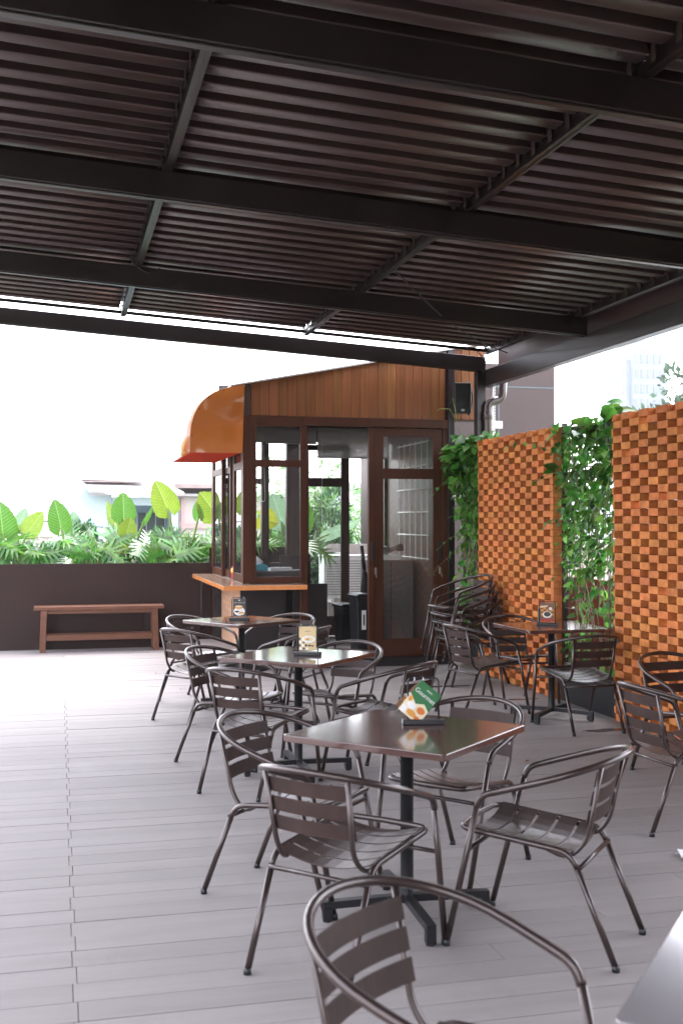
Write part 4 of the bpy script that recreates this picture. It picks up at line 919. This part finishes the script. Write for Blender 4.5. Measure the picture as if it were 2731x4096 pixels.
# air conditioners
def ac(x, y, rz, label, logo=True):
    r = thing('air_conditioner', label, 'air conditioner', (x, y, .05), rz, 'white outdoor air conditioner units')
    MB().box(-.42, .42, -.16, .16, .42, 1.0).build('casing', 'white_metal', r, bevel=.01)
    b = MB()
    for k in range(14): b.box(-.38, .14, -.166, -.1605, .47 + k * .036, .478 + k * .036)
    b.build('grille', 'grey_cabinet', r)
    MB().box(-.44, .44, -.17, .17, 1.001, 1.025).build('top_cover', 'white_metal', r, bevel=.004)
    b = MB()
    for sx in (-.3, .3): b.box(sx - .02, sx + .02, -.2, .2, .36, .418); b.box(sx - .02, sx + .02, .16, .2, 0, .36)
    b.build('bracket', 'white_metal', r)
    if logo:
        b = MB(); b.prism(ell(.25, .88, .035, .045), -.1655, -.1605, 'y'); b.build('logo', 'logo_blue', r)
        b = MB(); b.prism([(.25, .85), (.28, .86), (.275, .90), (.25, .89)], -.167, -.1656, 'y'); b.build('logo', 'logo_red', r)
        text('GREE', .045, 'logo_blue', r, (.25, -.163, .80), (R(90), 0, 0))
ac(4.02, 15.55, 0, 'white air conditioner with a round logo, right outside the kiosk doorway'); ac(3.75, 16.55, R(25), 'white air conditioner behind the rear glass door', False); ac(4.95, 15.6, 0, 'white air conditioner right of the one with the round logo', False)
ac(3.0, 16.6, R(0), 'white air conditioner farthest left, behind the brown planter', True)

# ---------------------------------------------------------------- distant town
r = thing('blue_house', 'pale blue two storey house with metal roofs and dark windows beyond the planter', 'house', (1.3, 30, -8))
def hb(bm, n_, m, par=None): 
    o = bm.build(n_, m, par or r)
    if par is None: o.location = (-1.3, -30, 8)
    return o
b = MB(); b.box(1.35, 3.05, 31.2, 36, -8, 2.2); b.box(1.35, 3.05, 30, 31.19, -8, -.3); hb(b, 'wall', 'blue_dark')
b = MB(); b.add([(.13, 30, -8), (1.34, 30, -8), (1.34, 30, 2.25), (.80, 30, 2.42), (.13, 30, 3.0), (.13, 36, -8), (1.34, 36, -8), (1.34, 36, 2.25), (.80, 36, 2.42), (.13, 36, 3.0)], [(0, 1, 2, 3, 4), (9, 8, 7, 6, 5), (0, 4, 9, 5), (1, 6, 7, 2), (4, 3, 8, 9), (3, 2, 7, 8)]); hb(b, 'gable_wall', 'blue_paint')
b = MB(); b.box(1.35, 1.42, 29.9, 30.2, -8, 2.2); b.box(2.88, 3.05, 29.9, 31.2, -8, 2.2); b.box(1.42, 2.88, 29.9, 30.1, 1.98, 2.2); b.box(1.42, 2.88, 30.15, 30.3, -.3, .3); hb(b, 'porch_frame', 'blue_paint')
b = MB(); b.box(1.5, 2.0, 31.12, 31.19, .6, 1.8); b.box(2.1, 2.8, 31.12, 31.19, .6, 1.8); wi = hb(b, 'window', 'dark_glass')
b = MB(); b.box(.25, .32, 29.96, 29.995, 1.0, 1.35); b.box(.45, .52, 29.96, 29.995, 1.0, 1.35); b.box(.66, .73, 29.96, 29.995, 1.0, 1.35); b.box(.85, .92, 29.96, 29.995, 1.0, 1.35); hb(b, 'window', 'dark_glass')
b = MB()
for k in range(6): b.box(1.55 + k * .25, 1.57 + k * .25, 31.08, 31.11, .6, 1.8)
hb(b, 'window_bars', 'blue_paint')
b = MB(); b.add([(.75, 29.3, 2.30), (3.15, 29.3, 2.25), (2.5, 34, 2.95), (.1, 34, 3.0), (.75, 29.3, 2.36), (3.15, 29.3, 2.31), (2.5, 34, 3.01), (.1, 34, 3.06)], [(3, 2, 1, 0), (4, 5, 6, 7), (0, 1, 5, 4), (1, 2, 6, 5), (2, 3, 7, 6), (3, 0, 4, 7)]); hb(b, 'roof', 'roof_metal')
b = MB(); b.add([(.55, 30.5, 2.66), (2.35, 30.5, 2.62), (1.9, 34.5, 3.25), (.1, 34.5, 3.28), (.55, 30.5, 2.74), (2.35, 30.5, 2.70), (1.9, 34.5, 3.32), (.1, 34.5, 3.35)], [(3, 2, 1, 0), (4, 5, 6, 7), (0, 1, 5, 4), (1, 2, 6, 5), (2, 3, 7, 6), (3, 0, 4, 7)]); hb(b, 'roof', 'roof_metal'); b = MB(); b.box(.72, 3.16, 29.25, 29.295, 2.235, 2.26); b.box(.54, 2.36, 30.44, 30.49, 2.60, 2.63); hb(b, 'roof_edge', 'roof_rust')
b = MB(); b.tube([(1.75, 29.2, -1), (1.75, 29.2, 2.0)], .02, 6); b.add([(1.75, 29.2, 1.95), (1.62, 29.18, 1.4), (1.68, 29.2, .9), (1.76, 29.21, 1.4)], [(0, 1, 2, 3)]); o = b.build('flag_pole', 'flag'); tag(o, 'faded limp flag on a pole in front of the blue house', 'flag')
r = thing('pink_house', 'cream house with pink trim and a rusty roof right of the blue house', 'house', (4.5, 34, -8))
def hb2(bm, n_, m): o = bm.build(n_, m, r); o.location = (-4.5, -34, 8); return o
b = MB(); b.box(3.5, 7.5, 34, 40, -8, 2.3); hb2(b, 'wall', 'pink_paint'); b = MB()
b.box(3.5, 7.5, 33.9, 33.99, 1.35, 1.5)
for x in (3.55, 4.6, 5.7, 6.8): b.box(x, x + .09, 33.88, 33.98, -8, 2.3)
hb2(b, 'trim', 'pink_trim'); b = MB(); b.box(3.9, 4.5, 33.94, 33.99, .3, 1.0); b.box(4.9, 5.5, 33.94, 33.99, .3, 1.0); hb2(b, 'window', 'dark_glass')
b = MB(); b.box(3.3, 5.6, 33.3, 40.3, 2.55, 2.68); hb2(b, 'roof', 'roof_rust'); b = MB(); b.box(3.3, 7.8, 33.6, 40.2, 2.31, 2.38); hb2(b, 'roof', 'roof_metal')
for i, (x, y, wx, h, m, l) in enumerate([(-9, 46, 7, .4, 'white_wall', 'low white building behind the planter at far left'), (-2.5, 52, 5, .9, 'pink_paint', 'low pale roofed building left of the blue house'), (8.5, 42, 5, 1.6, 'white_wall', 'white house behind the kiosk side windows'), (14, 55, 8, 2.0, 'pink_paint', 'pale house behind the kiosk')]):
    r = thing('distant_house', l, 'house', (x, y, -8), group='pale houses far behind'); MB().box(0, wx, 0, 6, 0, 8 + h).build('wall', m, r)
    MB().prism([(-.3, 8 + h), (wx + .3, 8 + h), (wx / 2, 8 + h + 1.0)], -.3, 6.3, 'y').build('roof', 'roof_metal', r)
    b = MB()
    for k in range(3): b.box(wx * (.15 + .3 * k), wx * (.15 + .3 * k) + .8, -.05, -.005, 8 + h - 1.5, 8 + h - .5)
    b.build('window', 'dark_glass', r)
r = thing('water_tank', 'small red water tank under the radio mast', 'tank', (-2.35, 40, .2)); MB().lathe([(0, 0), (.42, 0), (.45, .2), (.45, .75), (.36, .85), (0, .9)], n=16).build('barrel', 'terracotta_far', r)
MB().box(-.5, .5, -.5, .5, -8.2, -.001).build('stand', 'concrete', r)
r = thing('radio_mast', 'thin lattice radio mast in the haze at left', 'mast', (-3.2, 60, -8)); b = MB()
for sx, sy in ((-.25, -.25), (.25, -.25), (0, .3)): b.tube([(sx, sy, 0), (sx * .2, sy * .2, 16.5)], .035, 4)
for k in range(22): b.tube([(-.25 + .009 * k, -.2, k * .75), (.25 - .009 * k, -.2, k * .75 + .7)], .02, 4)
b.build('lattice', 'grey_cabinet', r); MB().tube([(0, 0, 16.5), (0, 0, 18.5)], .03, 5).build('antenna', 'grey_cabinet', r)
for i, (a, c, sag) in enumerate([((-7, 24, 2.55), (6, 27, 1.1), .25), ((-7, 25, 2.0), (7, 28, .6), .3)]):
    A, Bq = Vector(a), Vector(c); b = MB(); b.tube([A.lerp(Bq, t) - Vector((0, 0, sag * 4 * t * (1 - t))) for t in [k / 20 for k in range(21)]], .012, 5)
    o = b.build('overhead_cable', 'cable'); tag(o, ['higher dark overhead cable crossing in front of the blue house', 'lower dark overhead cable sagging behind the ear leaves'][i], 'cable', 'overhead cables')
# tower
r = thing('office_tower', 'pale high rise tower fading into the haze at right', 'tower', (112, 200, -8)); b = MB()
b.box(-3.2, 3.9, 0, 10, 0, 43); b.box(-4.2, -3.21, 1, 12, 0, 41.5); b.box(-2.2, 1.0, 1, 8, 43, 45.5); b.build('wall', 'tower_wall', r)
b = MB()
for k in range(14): 
    z = 3 + k * 2.9; 
    for q in range(5): b.box(-2.8 + q * 1.35, -2.0 + q * 1.35, -.15, -.01, z, z + 1.7)
    b.box(-4.35, -4.21, 2, 11, z, z + 1.6)
b.build('window', 'tower_glass', r)
# trees far
trunk_r = .28
fol('broadleaf_tree', 'hazy broadleaf tree top above the nearer brick wall at the right edge', 'tree', 35.6, 60, -8, [(-2.0, 0, 14.9, 1.6, 1.5, 1.3), (.4, 0, 15.4, 1.6, 1.5, 1.4), (-.1, 0, 17.8, .8, 1, 1.0), (1.6, 0, 18.6, 1.2, 1, 1.6), (2.5, 0, 15.5, 2, 2, 2), (-.5, 1, 13.2, 2.6, 2, 1.6), (-1.2, 0, 17.0, .35, .4, .4)], 4200, .42, 'far_leaf', 90, trunk=[(0, 0, 0), (.2, 0, 6), (0, 0, 12)], thin=.55)
for i, (x, y, s, l) in enumerate([(-13, 75, 1.0, 'hazy round tree far left behind the low roofs'), (-7, 80, .9, 'hazy round tree behind the radio mast'), (-1.5, 85, .8, 'hazy tree left of the blue house'), (9, 80, 1.2, 'hazy tree behind the pink house')]):
    fol('distant_tree', l, 'tree', x, y, -8, [(0, 0, 8.2 * s, 3.2, 2, 1.8), (-2.4, 0, 7.4 * s, 2.2, 2, 1.5), (2.6, 0, 7.6 * s, 2.3, 2, 1.5)], 2200, .6, 'far_leaf', 95 + i, trunk=[(0, 0, 0), (0, 0, 6 * s)], group='hazy trees on the skyline', thin=.6)

# unseen wall added behind the viewer to darken reflections and the near deck
b = MB(); b.box(.8, 9, -2.6, -2.0, -8, 5); o = b.build('unseen_dark_wall', 'cladding'); tag(o, 'unseen dark wall added behind the viewer to darken the reflections', 'wall')
# haze
hm = bpy.data.materials.new('haze'); hm.use_nodes = True; N = hm.node_tree.nodes; N.remove(N['Principled BSDF'])
pv = N.new('ShaderNodeVolumePrincipled'); pv.inputs['Color'].default_value = (.96, .97, 1, 1); pv.inputs['Density'].default_value = .0006; pv.inputs['Anisotropy'].default_value = .2
hm.node_tree.links.new(pv.outputs[0], N['Material Output'].inputs['Volume']); M['haze'] = hm
b = MB(); b.box(-1300, 1300, -700, 1700, -9.5, 60); tag(b.build('haze', 'haze'), kind='stuff')

# ---------------------------------------------------------------- bits on the deck
def place_blob(bm, name, m, label, cat, group=None): o = bm.build(name, m); tag(o, label, cat, group)
for i, (a, c_, l) in enumerate([((3.95, 7.62, .2, .05), 1, 'dark damp patch beside the corner of the nearer brick wall'), ((3.72, 9.12, .28, .035), 2, 'dark damp patch in front of the farther brick wall'), ((3.5, 10.02, .3, .035), 3, 'dark damp patch below the chair stack')]):
    place_blob(blob('x', *a, c_), 'damp_patch', 'wet_stain', l, 'stain', 'damp patches on the deck')
b = MB(); b.add([(0, 0, .002), (.03, .01, .014), (.05, 0, .004), (.03, -.02, .012), (.01, -.015, .016)], [(0, 1, 4), (1, 2, 3), (1, 3, 4), (0, 4, 3)]); o = b.build('fallen_leaf', 'dry_leaf', loc=(2.90, 6.75, 0)); tag(o, 'curled brown leaf on the deck between two tables', 'leaf')
rn = random.Random(9); b = MB(); n = 7
vs = [((i / n - .5) * .2, (j / n - .5) * .14, .005 + rn.uniform(0, .035)) for i in range(n + 1) for j in range(n + 1)]
b.add(vs, [(i * (n + 1) + j, (i + 1) * (n + 1) + j, (i + 1) * (n + 1) + j + 1, i * (n + 1) + j + 1) for i in range(n) for j in range(n)]); o = b.build('paper_napkin', 'paper', loc=(2.86, 4.62, 0)); tag(o, 'crumpled white paper napkin on the deck at the right edge', 'napkin')
